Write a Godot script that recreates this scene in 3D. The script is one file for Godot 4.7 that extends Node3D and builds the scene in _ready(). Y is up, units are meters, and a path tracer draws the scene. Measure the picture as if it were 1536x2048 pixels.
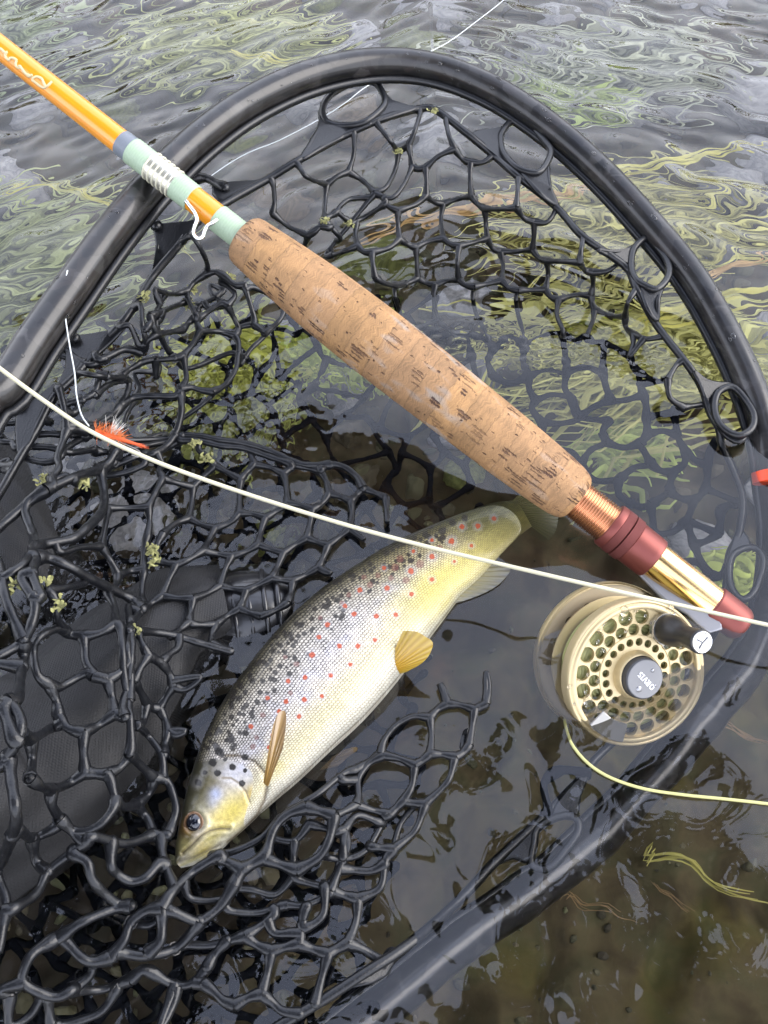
extends Node3D

const CAM_POS := Vector3(0, 0.3392, 0.2120)
const TILT := 58.0            # degrees below the horizon
const FOV := 58.0
const N_WATER := 1.5

var rng := RandomNumberGenerator.new()
var nz := FastNoiseLite.new()
var nz2 := FastNoiseLite.new()
var nz1 := FastNoiseLite.new()
var fwd: Vector3
var upv: Vector3
var focal: float
var names := {}
var M := {}

# ---------------------------------------------------------------- measuring
# rough survey of the place: where the sight line of a spot in the photo reaches the level h above the water
func on(x: float, y: float, h: float) -> Vector3:
	var d := (fwd + Vector3.RIGHT * ((x - 768.0) / focal) - upv * ((y - 1024.0) / focal)).normalized()
	if h >= 0.0:
		return CAM_POS + d * ((h - CAM_POS.y) / d.y)
	var p := CAM_POS + d * (-CAM_POS.y / d.y)
	var k := 1.0 / N_WATER
	var c := -d.y
	var r := k * d + (k * c - sqrt(1.0 - k * k * (1.0 - c * c))) * Vector3.UP
	return p + r * (h / r.y)

func path(a: Array, h0: float, h1: float) -> PackedVector3Array:
	var out := PackedVector3Array()
	var n := a.size() / 2
	for i in n:
		out.append(on(a[i * 2], a[i * 2 + 1], lerpf(h0, h1, float(i) / maxf(1.0, n - 1))))
	return out

func path_h(a: Array) -> PackedVector3Array:      # x, y, h triples
	var out := PackedVector3Array()
	for i in a.size() / 3:
		out.append(on(a[i * 3], a[i * 3 + 1], a[i * 3 + 2]))
	return out

func smooth(p: PackedVector3Array, step: float, closed := false) -> PackedVector3Array:
	var out := PackedVector3Array()
	var n := p.size()
	if n < 2:
		return p
	var segs := n if closed else n - 1
	for i in segs:
		var a := p[(i - 1 + n) % n] if closed or i > 0 else p[0] * 2.0 - p[1]
		var b := p[i]
		var c := p[(i + 1) % n]
		var d := p[(i + 2) % n] if closed or i < n - 2 else p[n - 1] * 2.0 - p[n - 2]
		var k := maxi(1, int(ceil(b.distance_to(c) / step)))
		for j in k:
			out.append(b.cubic_interpolate(c, a, d, float(j) / k))
	if not closed:
		out.append(p[n - 1])
	return out

# ---------------------------------------------------------------- mesh building
class MB:
	var v := PackedVector3Array()
	var n := PackedVector3Array()
	var uv := PackedVector2Array()
	var col := PackedColorArray()
	var idx := PackedInt32Array()
	var tint := Color.WHITE

	# rows of points; faces look to (along a row) x (from row to row)
	func grid(rows: Array, closed := false, flip := false, cols: Array = [], u0 := 0.0, u1 := 1.0, us: Array = [], v0 := 0.0, v1 := 1.0) -> void:
		var nr := rows.size()
		var nc: int = rows[0].size()
		var base := v.size()
		var w := nc + 1 if closed else nc
		var nn := PackedVector3Array()
		nn.resize(nr * nc)
		for i in nr - 1:
			var r0: PackedVector3Array = rows[i]
			var r1: PackedVector3Array = rows[i + 1]
			for j in (nc if closed else nc - 1):
				var k := (j + 1) % nc
				var f := (r0[k] - r0[j]).cross(r1[j] - r0[j]) + (r1[k] - r0[k]).cross(r1[k] - r1[j]) * -1.0
				var g := (r0[k] - r1[j]).cross(r1[k] - r0[j])
				g = g if g.length_squared() > 0.0 else f
				nn[i * nc + j] += g
				nn[i * nc + k] += g
				nn[(i + 1) * nc + j] += g
				nn[(i + 1) * nc + k] += g
		# at seams g may point either way; settle by the first row pair
		for i in nr:
			var r: PackedVector3Array = rows[i]
			for j in w:
				var jj := j % nc
				var q := nn[i * nc + jj].normalized()
				v.append(r[jj])
				n.append(-q if flip else q)
				uv.append(Vector2(us[i] if us.size() else lerpf(u0, u1, float(i) / (nr - 1)), lerpf(v0, v1, float(j) / (w - 1))))
				col.append(cols[i][jj] if cols.size() else tint)
		for i in nr - 1:
			for j in w - 1:
				var a := base + i * w + j
				var b := a + 1
				var c := a + w
				var d := c + 1
				if flip:
					idx.append_array(PackedInt32Array([a, b, c, b, d, c]))
				else:
					idx.append_array(PackedInt32Array([a, c, b, b, c, d]))

	func fan(ring: PackedVector3Array, centre: Vector3, normal: Vector3, flip := false) -> void:
		var base := v.size()
		v.append(centre)
		n.append(normal)
		uv.append(Vector2(0.5, 0.5))
		col.append(tint)
		var k := ring.size()
		for i in k:
			v.append(ring[i])
			n.append(normal)
			uv.append(Vector2(0.5 + 0.5 * cos(TAU * i / k), 0.5 + 0.5 * sin(TAU * i / k)))
			col.append(tint)
		for i in k:
			var a := base + 1 + i
			var b := base + 1 + (i + 1) % k
			var want := (v[b] - v[base]).cross(v[a] - v[base]).dot(normal) > 0.0
			if want != flip:
				idx.append_array(PackedInt32Array([base, a, b]))
			else:
				idx.append_array(PackedInt32Array([base, b, a]))

	# radii: one per point; square > 0 makes the section a soft-cornered square lying flat
	func tube(p: PackedVector3Array, radii: PackedFloat32Array, sides := 8, square := 0.0, caps := true, flat := 1.0) -> void:
		var k := p.size()
		var rows := []
		var us := []
		var run := 0.0
		var prev := Vector3.UP
		for i in k:
			var t := (p[mini(i + 1, k - 1)] - p[maxi(i - 1, 0)]).normalized()
			var a := Vector3.UP - t * t.y
			if square == 0.0 or a.length() < 0.35:
				a = prev - t * prev.dot(t)
			a = a.normalized()
			prev = a
			var b := t.cross(a)
			var ring := PackedVector3Array()
			for j in sides:
				var an := TAU * j / sides
				var c := cos(an)
				var s := sin(an)
				var m := 1.0
				if square > 0.0:
					m = lerpf(1.0, pow(pow(absf(c), 4.0) + pow(absf(s), 4.0), -0.25), square)
				ring.append(p[i] + (a * c * flat + b * s) * (radii[i] * m))
			rows.append(ring)
			if i > 0:
				run += p[i].distance_to(p[i - 1])
			us.append(run)
		grid(rows, true, false, [], 0.0, 1.0, us)
		if caps:
			fan(rows[0], p[0], (p[0] - p[1]).normalized())
			fan(rows[k - 1], p[k - 1], (p[k - 1] - p[k - 2]).normalized())

	func even(p: PackedVector3Array, r: float, sides := 8, square := 0.0, flat := 1.0) -> void:
		var rr := PackedFloat32Array()
		rr.resize(p.size())
		rr.fill(r)
		tube(p, rr, sides, square, true, flat)

	func taper(p: PackedVector3Array, r0: float, r1: float, sides := 5) -> void:
		var rr := PackedFloat32Array()
		for i in p.size():
			rr.append(lerpf(r0, r1, float(i) / (p.size() - 1)))
		tube(p, rr, sides)

	# a solid of revolution: along axis from o, profile of Vector2(distance along, radius)
	func lathe(o: Vector3, axis: Vector3, prof: Array, sides := 32, cap := true) -> void:
		var t := axis.normalized()
		var a := (Vector3.UP - t * t.y)
		a = (Vector3.RIGHT - t * t.x).normalized() if a.length() < 0.2 else a.normalized()
		var b := t.cross(a)
		var rows := []
		var us := []
		for q in prof:
			var ring := PackedVector3Array()
			for j in sides:
				var an := TAU * j / sides
				ring.append(o + t * q.x + (a * cos(an) + b * sin(an)) * q.y)
			rows.append(ring)
			us.append(q.x)
		var u0: float = us[0]
		var u1: float = us[us.size() - 1]
		var un := []
		for u in us:
			un.append((u - u0) / maxf(u1 - u0, 1e-9))
		grid(rows, true, false, [], 0.0, 1.0, un)
		if cap:
			fan(rows[0], o + t * prof[0].x, -t)
			fan(rows[rows.size() - 1], o + t * prof[prof.size() - 1].x, t)

	# flat plate: outline of points, thickness, with rounded rim
	func plate(outline: PackedVector3Array, thick: float) -> void:
		var k := outline.size()
		var c := Vector3.ZERO
		for q in outline:
			c += q / k
		var nrm := Vector3.ZERO
		for i in k:
			nrm += (outline[i] - c).cross(outline[(i + 1) % k] - c)
		nrm = nrm.normalized()
		if nrm.y < 0.0:
			nrm = -nrm
		var pts := PackedVector2Array()
		var ax := (Vector3.RIGHT - nrm * nrm.x).normalized()
		var az := nrm.cross(ax)
		for q in outline:
			pts.append(Vector2((q - c).dot(ax), (q - c).dot(az)))
		var tri := Geometry2D.triangulate_polygon(pts)
		for s in [1.0, -1.0]:
			var base := v.size()
			for i in k:
				v.append(outline[i] + nrm * (thick * 0.5 * s))
				n.append(nrm * s)
				uv.append(pts[i] * 20.0)
				col.append(tint)
			for i in tri.size() / 3:
				var a := tri[i * 3]
				var b := tri[i * 3 + 1]
				var d := tri[i * 3 + 2]
				var up := (outline[d] - outline[a]).cross(outline[b] - outline[a]).dot(nrm * s) > 0.0
				idx.append_array(PackedInt32Array([base + a, base + b, base + d] if up else [base + a, base + d, base + b]))
		var ring := outline.duplicate()
		ring.append(outline[0])
		even(ring, thick * 0.5, 6)

	func ball(c: Vector3, rx: Vector3, ry: Vector3, rz: Vector3, seg := 10, rings := 6) -> void:
		var rows := []
		for i in rings + 1:
			var th := PI * (i + 0.002) / (rings + 0.004)
			var ring := PackedVector3Array()
			for j in seg:
				var ph := TAU * j / seg
				ring.append(c + rx * (sin(th) * cos(ph)) + rz * (sin(th) * sin(ph)) + ry * cos(th))
			rows.append(ring)
		grid(rows, true, (rx.cross(ry)).dot(rz) < 0.0)

	func mesh() -> ArrayMesh:
		var arr := []
		arr.resize(Mesh.ARRAY_MAX)
		arr[Mesh.ARRAY_VERTEX] = v
		arr[Mesh.ARRAY_NORMAL] = n
		arr[Mesh.ARRAY_TEX_UV] = uv
		arr[Mesh.ARRAY_COLOR] = col
		arr[Mesh.ARRAY_INDEX] = idx
		var m := ArrayMesh.new()
		m.add_surface_from_arrays(Mesh.PRIMITIVE_TRIANGLES, arr)
		return m

# ---------------------------------------------------------------- nodes
func numbered(called: String) -> String:
	if not names.has(called):
		names[called] = 0
		return called
	names[called] += 1
	return "%s_%03d" % [called, names[called]]

func tag(o: Node, label: String, category: String, group := "") -> void:
	o.set_meta("label", label)
	o.set_meta("category", category)
	if group:
		o.set_meta("group", group)

func thing(called: String, label: String, category: String, at := Vector3.ZERO, group := "") -> Node3D:
	var o := Node3D.new()
	o.name = numbered(called)
	add_child(o)
	o.position = at
	tag(o, label, category, group)
	return o

func put(called: String, b: MB, m: Material, parent: Node = self) -> MeshInstance3D:
	var o := MeshInstance3D.new()
	o.name = numbered(called) if parent == self else called
	if parent is Node3D and parent != self:
		var t := Vector3.ZERO
		var q: Node = parent
		while q != self:
			t += (q as Node3D).position
			q = q.get_parent()
		for i in b.v.size():
			b.v[i] -= t
	o.mesh = b.mesh()
	o.material_override = m
	parent.add_child(o, true)
	return o

func mat(r: float, g: float, b: float, rough := 0.5, metal := 0.0) -> StandardMaterial3D:
	var m := StandardMaterial3D.new()
	m.albedo_color = Color(r, g, b).linear_to_srgb()
	m.roughness = rough
	m.metallic = metal
	return m

func coat(m: StandardMaterial3D, k: float, rough: float) -> StandardMaterial3D:
	m.clearcoat_enabled = true
	m.clearcoat = k
	m.clearcoat_roughness = rough
	return m

func noise_tex(freq: float, ramp: Array, kind := FastNoiseLite.TYPE_SIMPLEX_SMOOTH, size := 512, seed_ := 1, octaves := 4) -> NoiseTexture2D:
	var t := NoiseTexture2D.new()
	t.width = size
	t.height = size
	t.seamless = true
	t.generate_mipmaps = false
	var f := FastNoiseLite.new()
	f.noise_type = kind
	f.frequency = freq
	f.seed = seed_
	f.fractal_octaves = octaves
	if kind == FastNoiseLite.TYPE_CELLULAR:
		f.cellular_return_type = FastNoiseLite.RETURN_CELL_VALUE
		f.domain_warp_enabled = true
		f.domain_warp_amplitude = 18.0
		f.domain_warp_frequency = 0.03
		f.fractal_type = FastNoiseLite.FRACTAL_NONE
	t.noise = f
	if ramp.size():
		var g := Gradient.new()
		g.offsets = PackedFloat32Array(range(ramp.size()).map(func(i): return float(i) / (ramp.size() - 1)))
		g.colors = PackedColorArray(ramp.map(func(c): return Color(c.x, c.y, c.z).linear_to_srgb()))
		t.color_ramp = g
	return t

func triplanar(m: StandardMaterial3D, s: float, world := false) -> StandardMaterial3D:
	m.uv1_triplanar = true
	m.uv1_world_triplanar = world
	m.uv1_scale = Vector3(s, s, s)
	return m

func relief(m: StandardMaterial3D, t: Texture2D, cm: float) -> StandardMaterial3D:
	m.heightmap_enabled = true
	m.heightmap_texture = t
	m.heightmap_scale = cm
	return m

const STEP := 0.0011

func _ready() -> void:
	# camera
	var cam := Camera3D.new()
	cam.name = "camera"
	cam.fov = FOV
	cam.near = 0.02
	cam.far = 120.0
	cam.position = CAM_POS
	cam.rotation_degrees = Vector3(-TILT, 0, 0)
	add_child(cam)
	fwd = -cam.basis.z
	upv = cam.basis.y
	focal = 1024.0 / tan(deg_to_rad(FOV * 0.5))
	# sky and light: bright overcast
	var sky := ProceduralSkyMaterial.new()
	sky.sky_top_color = Color(.62, .70, .95).linear_to_srgb()
	sky.sky_horizon_color = Color(1.75, 1.80, 1.95).linear_to_srgb()
	sky.sky_curve = .5
	sky.ground_bottom_color = Color(.10, .10, .09).linear_to_srgb()
	sky.ground_horizon_color = Color(.5, .52, .55).linear_to_srgb()
	sky.sky_energy_multiplier = 1.0
	sky.sun_angle_max = 1.0
	var env := Environment.new()
	env.background_mode = Environment.BG_SKY
	env.sky = Sky.new()
	env.sky.sky_material = sky
	env.tonemap_mode = Environment.TONE_MAPPER_LINEAR
	env.tonemap_exposure = 2.55
	env.sdfgi_enabled = true
	env.ssao_enabled = true
	env.ssil_enabled = true
	var we := WorldEnvironment.new()
	we.name = "world_environment"
	we.environment = env
	add_child(we)
	var sun := DirectionalLight3D.new()
	sun.name = "sun"
	sun.light_energy = 0.42
	sun.light_color = Color(1.0, .97, .93)
	sun.light_angular_distance = 45.0
	sun.shadow_enabled = true
	sun.sky_mode = DirectionalLight3D.SKY_MODE_LIGHT_ONLY
	add_child(sun)
	sun.look_at_from_position(Vector3(.80, .62, -.08), Vector3.ZERO, Vector3.UP)

	nz.seed = 7
	nz.frequency = 0.06
	nz.fractal_octaves = 2
	nz2.seed = 19
	nz2.frequency = 0.03
	nz2.fractal_octaves = 2
	nz1.seed = 23
	nz1.frequency = 0.03
	nz1.fractal_type = FastNoiseLite.FRACTAL_NONE
	build_setting()
	build_trees()
	build_added_canopy()
	build_waders()
	build_net()
	build_trout()
	build_rod()
	build_reel()
	build_lines()

# ---------------------------------------------------------------- setting
func sstep(a: float, b: float, x: float) -> float:
	var t := clampf((x - a) / (b - a), 0.0, 1.0)
	return t * t * (3.0 - 2.0 * t)

# height of the ripples above still water, at x, z in metres
func ripple(x: float, z: float) -> float:
	var far := sstep(-0.02, -0.17, z + 0.35 * maxf(0.0, x - 0.02) * 0.0 - 0.10 * sstep(0.02, -0.12, x) * 0.0)
	# inside the hoop the water is sheltered
	var ex := x - 0.015
	var ez := z - 0.03
	var inside := 1.0 - sstep(0.72, 1.0, sqrt(ex * ex / (0.165 * 0.165) + ez * ez / (0.19 * 0.19)))
	var X := x * 1000.0
	var Z := z * 1000.0
	var h := 0.0
	var chop := lerpf(far, far * 0.12, inside)
	if chop > 0.01:
		var w := nz2.get_noise_2d(X * 0.55, Z * 0.55) * 9.0
		var d1 := Z * 0.80 + X * (0.62 if x < 0.03 else -0.34)
		var d2 := X * 0.80 - Z * (0.62 if x < 0.03 else -0.34)
		var m := 0.55 + 0.9 * nz2.get_noise_2d(X * 0.8 + 900.0, Z * 0.8)
		h += chop * 0.00038 * m * sin((d1 + w) * 0.42)
		h += chop * 0.00066 * nz1.get_noise_2d(d1 * 1.5, d2 * 0.50)
		h += chop * 0.00012 * nz1.get_noise_2d(d1 * 3.2 + 40.0, d2 * 1.2)
	# fine wrinkles round the gathered net on the left
	var left := sstep(0.03, -0.06, x) * sstep(-0.13, -0.06, z) * sstep(0.10, 0.03, z)
	if left > 0.01:
		h += left * 0.00042 * nz.get_noise_2d(X * 2.4, Z * 1.7 + 90.0)
		h += left * 0.00013 * nz.get_noise_2d(X * 5.6, Z * 4.4)
	# a band of ripples where the mesh enters the water
	var band := sstep(0.022, 0.0, absf(z + 0.098 - 0.18 * maxf(x - 0.05, 0.0))) * sstep(-0.03, 0.02, x)
	if band > 0.01:
		h += band * 0.00055 * nz.get_noise_2d(X * 2.2, Z * 3.2 + 300.0)
	# slow swell everywhere
	h += 0.00075 * nz1.get_noise_2d(X * 0.75 + 500.0, Z * 1.0)
	h += lerpf(0.00020, 0.00006, inside * sstep(0.1, 0.0, z)) * nz1.get_noise_2d(X * 1.9, Z * 1.4 + 700.0)
	return h

func axis_steps(lo: float, hi: float, step: float, reach: float) -> PackedFloat32Array:
	var a := PackedFloat32Array()
	var k := step * 1.6
	var x := lo
	var low := []
	while x > -reach:
		x -= k
		k *= 1.35
		low.push_front(x)
	a.append_array(PackedFloat32Array(low))
	x = lo
	while x < hi:
		a.append(x)
		x += step
	k = step * 1.6
	a.append(hi)
	x = hi
	while x < reach:
		x += k
		k *= 1.35
		a.append(x)
	return a

func sheet(xs: PackedFloat32Array, zs: PackedFloat32Array, height: Callable) -> MB:
	var b := MB.new()
	var rows := []
	for z in zs:
		var r := PackedVector3Array()
		r.resize(xs.size())
		for i in xs.size():
			r[i] = Vector3(xs[i], height.call(xs[i], z), z)
		rows.append(r)
	b.grid(rows, false, true)      # x then z: turn the faces upwards
	return b

func water_height(x: float, z: float) -> float:
	if absf(x) > 0.36 or z < -0.52 or z > 0.34:
		return 0.0
	var f := sstep(0.36, 0.31, absf(x)) * sstep(-0.52, -0.46, z) * sstep(0.34, 0.28, z)
	return ripple(x, z) * f

func bed_height(x: float, z: float) -> float:
	var far := maxf(absf(x) * 0.6, absf(z))
	var bank := sstep(3.0, 9.0, far) * 1.6
	if absf(x) < 1.2 and absf(z) < 1.2:
		bank += 0.018 * nz.get_noise_2d(x * 420.0, z * 420.0) + 0.004 * nz.get_noise_2d(x * 2400.0, z * 2400.0)
	return BED + bank

const BED := -0.15

func build_setting() -> void:
	var wm := StandardMaterial3D.new()
	wm.albedo_color = Color(1, 1, 1, 0.0)
	wm.transparency = BaseMaterial3D.TRANSPARENCY_ALPHA
	wm.roughness = 0.0
	wm.metallic_specular = 0.707
	wm.refraction_enabled = true
	wm.refraction_scale = 0.05
	var w := sheet(axis_steps(-0.31, 0.31, STEP, 30.0), axis_steps(-0.46, 0.28, STEP, 30.0), water_height)
	var o := put("water", w, wm)
	o.set_meta("kind", "structure")
	tag(o, "clear rippled river water around the net", "water")

	var bm := mat(1, 1, 1, 0.9)
	bm.albedo_texture = noise_tex(0.012, [Vector3(.020, .014, .007), Vector3(.052, .037, .017), Vector3(.080, .062, .030), Vector3(.058, .055, .024), Vector3(.11, .092, .063)], FastNoiseLite.TYPE_SIMPLEX_SMOOTH, 1024, 5, 6)
	triplanar(bm, 3.0, true)
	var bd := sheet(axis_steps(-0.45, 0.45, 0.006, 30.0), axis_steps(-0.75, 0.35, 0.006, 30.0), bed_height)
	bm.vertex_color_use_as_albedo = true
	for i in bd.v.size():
		var p := bd.v[i]
		var net_shade := sstep(-.10, -.02, p.z + .03 * nz2.get_noise_2d(p.x * 900.0, p.z * 900.0)) * sstep(.11, .02, p.x + maxf(0.0, p.z) * .7)  # shade and dark of the net bag, painted into the bed colour
		var c := Vector3(1.15, 1.12, 1.05).lerp(Vector3(.30, .27, .25), net_shade)
		if p.x > .02 and p.z > .02:
			c = c.lerp(Vector3(2.5, 1.65, .80), .8 * (1.0 - net_shade))
		var rust := sstep(.05, .45, nz2.get_noise_2d(p.x * 420.0 + 60.0, p.z * 420.0)) * (1.0 - net_shade) * sstep(-.02, .04, p.z)
		c = c.lerp(c * Vector3(1.25, .62, .42), .8 * rust)
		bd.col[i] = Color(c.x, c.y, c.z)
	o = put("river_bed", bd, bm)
	o.set_meta("kind", "structure")
	tag(o, "brown silty river bed under the water", "river bed")
	build_stones()
	build_weed()

func whereabouts(p: Vector3) -> String:
	var d := p - CAM_POS
	var x := 768.0 + d.x / d.dot(fwd) * focal
	var y := 1024.0 - d.dot(upv) / d.dot(fwd) * focal
	if y < 130.0 + absf(x - 768.0) * 0.5 and y > 60.0 and (x < 300.0 or x > 1300.0):
		return " near the left edge beyond the hoop" if x < 300.0 else " near the right edge beyond the hoop"
	if y < 130.0 + absf(x - 768.0) * 0.5:
		return " beyond the hoop at the upper left" if x < 620.0 else (" beyond the top of the hoop" if x < 1000.0 else " beyond the hoop at the upper right")
	if x > 1380.0 and y < 900.0:
		return " at the right edge outside the hoop"
	if y < 620.0:
		return (" under the upper mesh near the hoop top" if y < 330.0 else (" under the mesh right above the cork grip" if x < 900.0 else " under the right half of the upper mesh")) if x > 560.0 else " under the mesh left of the cork"
	if y < 1000.0:
		return " right of the cork grip" if x > 1000.0 else (" below the cork grip" if x > 560.0 else " under the gathered mesh by the fly")
	if y < 1350.0:
		return " beside the reel" if x > 1050.0 else (" near the tail of the trout" if x > 700.0 else " under the mesh left of the trout")
	if x > 1000.0:
		return " below the reel outside the hoop" if x + y > 2750.0 else " below the reel"
	return " under the mesh below the trout" if x > 400.0 else " in the lower left corner under the mesh"

func stone_mesh(seed_: int) -> MB:
	var b := MB.new()
	var f := FastNoiseLite.new()
	f.seed = seed_
	f.frequency = 0.9
	var rows := []
	for i in 13:
		var th := PI * (i + 0.01) / 12.02
		var r := PackedVector3Array()
		for j in 20:
			var ph := TAU * j / 20
			var d := Vector3(sin(th) * cos(ph), cos(th), sin(th) * sin(ph))
			r.append(d * (1.0 + 0.33 * f.get_noise_3dv(d * 1.1) + 0.10 * f.get_noise_3dv(d * 3.0 + Vector3(9, 0, 0))) * Vector3(1, 0.62, 0.85))
		rows.append(r)
	b.grid(rows, true, true)
	return b

func build_stones() -> void:
	var kinds := [
		["grey cobble on the bed", [Vector3(.14, .14, .145), Vector3(.27, .265, .26), Vector3(.40, .39, .38)]],
		["silty brown cobble on the bed", [Vector3(.05, .035, .018), Vector3(.105, .078, .043), Vector3(.16, .125, .075)]],
		["algae green cobble on the bed", [Vector3(.04, .045, .012), Vector3(.11, .12, .028), Vector3(.20, .21, .065)]],
		["rust brown cobble on the bed", [Vector3(.035, .018, .009), Vector3(.07, .035, .016), Vector3(.055, .04, .024)]]]
	var protos := []
	for k in kinds.size():
		var m := mat(1, 1, 1, 0.85)
		m.albedo_texture = noise_tex(0.02, kinds[k][1], FastNoiseLite.TYPE_SIMPLEX_SMOOTH, 256, 20 + k, 5)
		triplanar(m, 0.9)
		protos.append([m, [stone_mesh(k * 3 + 1).mesh(), stone_mesh(k * 3 + 2).mesh(), stone_mesh(k * 3 + 3).mesh()]])
	var spots := []
	rng.seed = 11
	var tries := 0
	while spots.size() < 150 and tries < 6000:
		tries += 1
		var s := lerpf(0.010, 0.032, pow(rng.randf(), 1.6))
		var p := Vector3(rng.randf_range(-0.36, 0.36), 0, rng.randf_range(-0.66, 0.25))
		var ok := true
		for q in spots:
			if Vector2(p.x - q[0].x, p.z - q[0].z).length() < (s + q[1]) * 0.82:
				ok = false
				break
		if not ok:
			continue
		var k := 0
		var roll := rng.randf()
		if p.z > -0.02 and p.x > -0.03:
			continue
		if p.z > -0.03 and p.x < -.02 and roll < .8:
			continue
		if s > 0.016 and p.x > -.12 and p.x < .10 and p.z > -.14:
			continue
		if p.z > 0.0:
			k = 1 if roll < 0.85 else (3 if roll < 0.93 else 2)
		elif p.x > 0.06 and p.z > -0.26:
			k = 2 if roll < 0.45 else (0 if roll < 0.85 else 1)
		elif p.x > 0.0:
			k = 0 if roll < 0.75 else (1 if roll < 0.85 else 2)
		else:
			k = 0 if roll < 0.5 else (1 if roll < 0.65 else 2)
		spots.append([p, s, k])
		var o := MeshInstance3D.new()
		o.name = numbered("cobble")
		o.mesh = protos[k][1][rng.randi() % 3]
		o.material_override = protos[k][0]
		o.position = Vector3(p.x, bed_height(p.x, p.z) + s * (0.25 if p.z < -.05 else -.05), p.z)
		o.scale = Vector3(s, s * rng.randf_range(0.8, 1.1), s)
		o.rotation = Vector3(rng.randf_range(-0.25, 0.25), rng.randf() * TAU, rng.randf_range(-0.25, 0.25))
		tag(o, ("large " if s > .022 else ("small " if s < .0145 else "")) + kinds[k][0] + whereabouts(o.position), "stone", ["grey cobbles on the bed", "brown cobbles on the bed", "algae covered cobbles on the bed", "rust brown cobbles on the bed"][k])
		add_child(o)
	# gravel between them
	var mm := MultiMesh.new()
	mm.transform_format = MultiMesh.TRANSFORM_3D
	mm.use_colors = true
	mm.mesh = stone_mesh(77).mesh()
	mm.instance_count = 2600
	for i in 2600:
		var x := rng.randf_range(-0.40, 0.40)
		var z := rng.randf_range(-0.72, 0.28)
		var s := lerpf(0.0025, 0.0075, pow(rng.randf(), 2.0))
		if z > -0.03 and x > -0.04:
			s *= 0.35
		mm.set_instance_transform(i, Transform3D(Basis(Vector3(rng.randf(), 1, rng.randf()).normalized(), rng.randf() * TAU).scaled(Vector3(s, s, s)), Vector3(x, bed_height(x, z) + s * 0.2, z)))
		var t := rng.randf_range(0.45, 1.25)
		mm.set_instance_color(i, Color(.085 * t, (.070 + rng.randf() * .018) * t, .042 * t))
	var g := MultiMeshInstance3D.new()
	g.name = "gravel"
	g.multimesh = mm
	var gm := mat(1, 1, 1, 0.9)
	gm.vertex_color_use_as_albedo = true
	g.material_override = gm
	g.set_meta("kind", "stuff")
	tag(g, "small brown gravel between the cobbles on the river bed", "gravel")
	add_child(g)

func ribbon(b: MB, p: PackedVector3Array, w: float) -> void:
	var k := p.size()
	var rows := []
	for i in k:
		var t := (p[mini(i + 1, k - 1)] - p[maxi(i - 1, 0)]).normalized()
		var s := t.cross(Vector3.UP).normalized()
		var ww := w * pow(sin(PI * clampf((i + 0.6) / (k + 0.2), 0.0, 1.0)), 0.5)
		var lean := Vector3.UP * ww * 0.5 * sin(i * 0.37)
		rows.append(PackedVector3Array([p[i] - s * ww + lean, p[i] + Vector3.UP * ww * 0.35, p[i] + s * ww - lean]))
	b.grid(rows)

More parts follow.
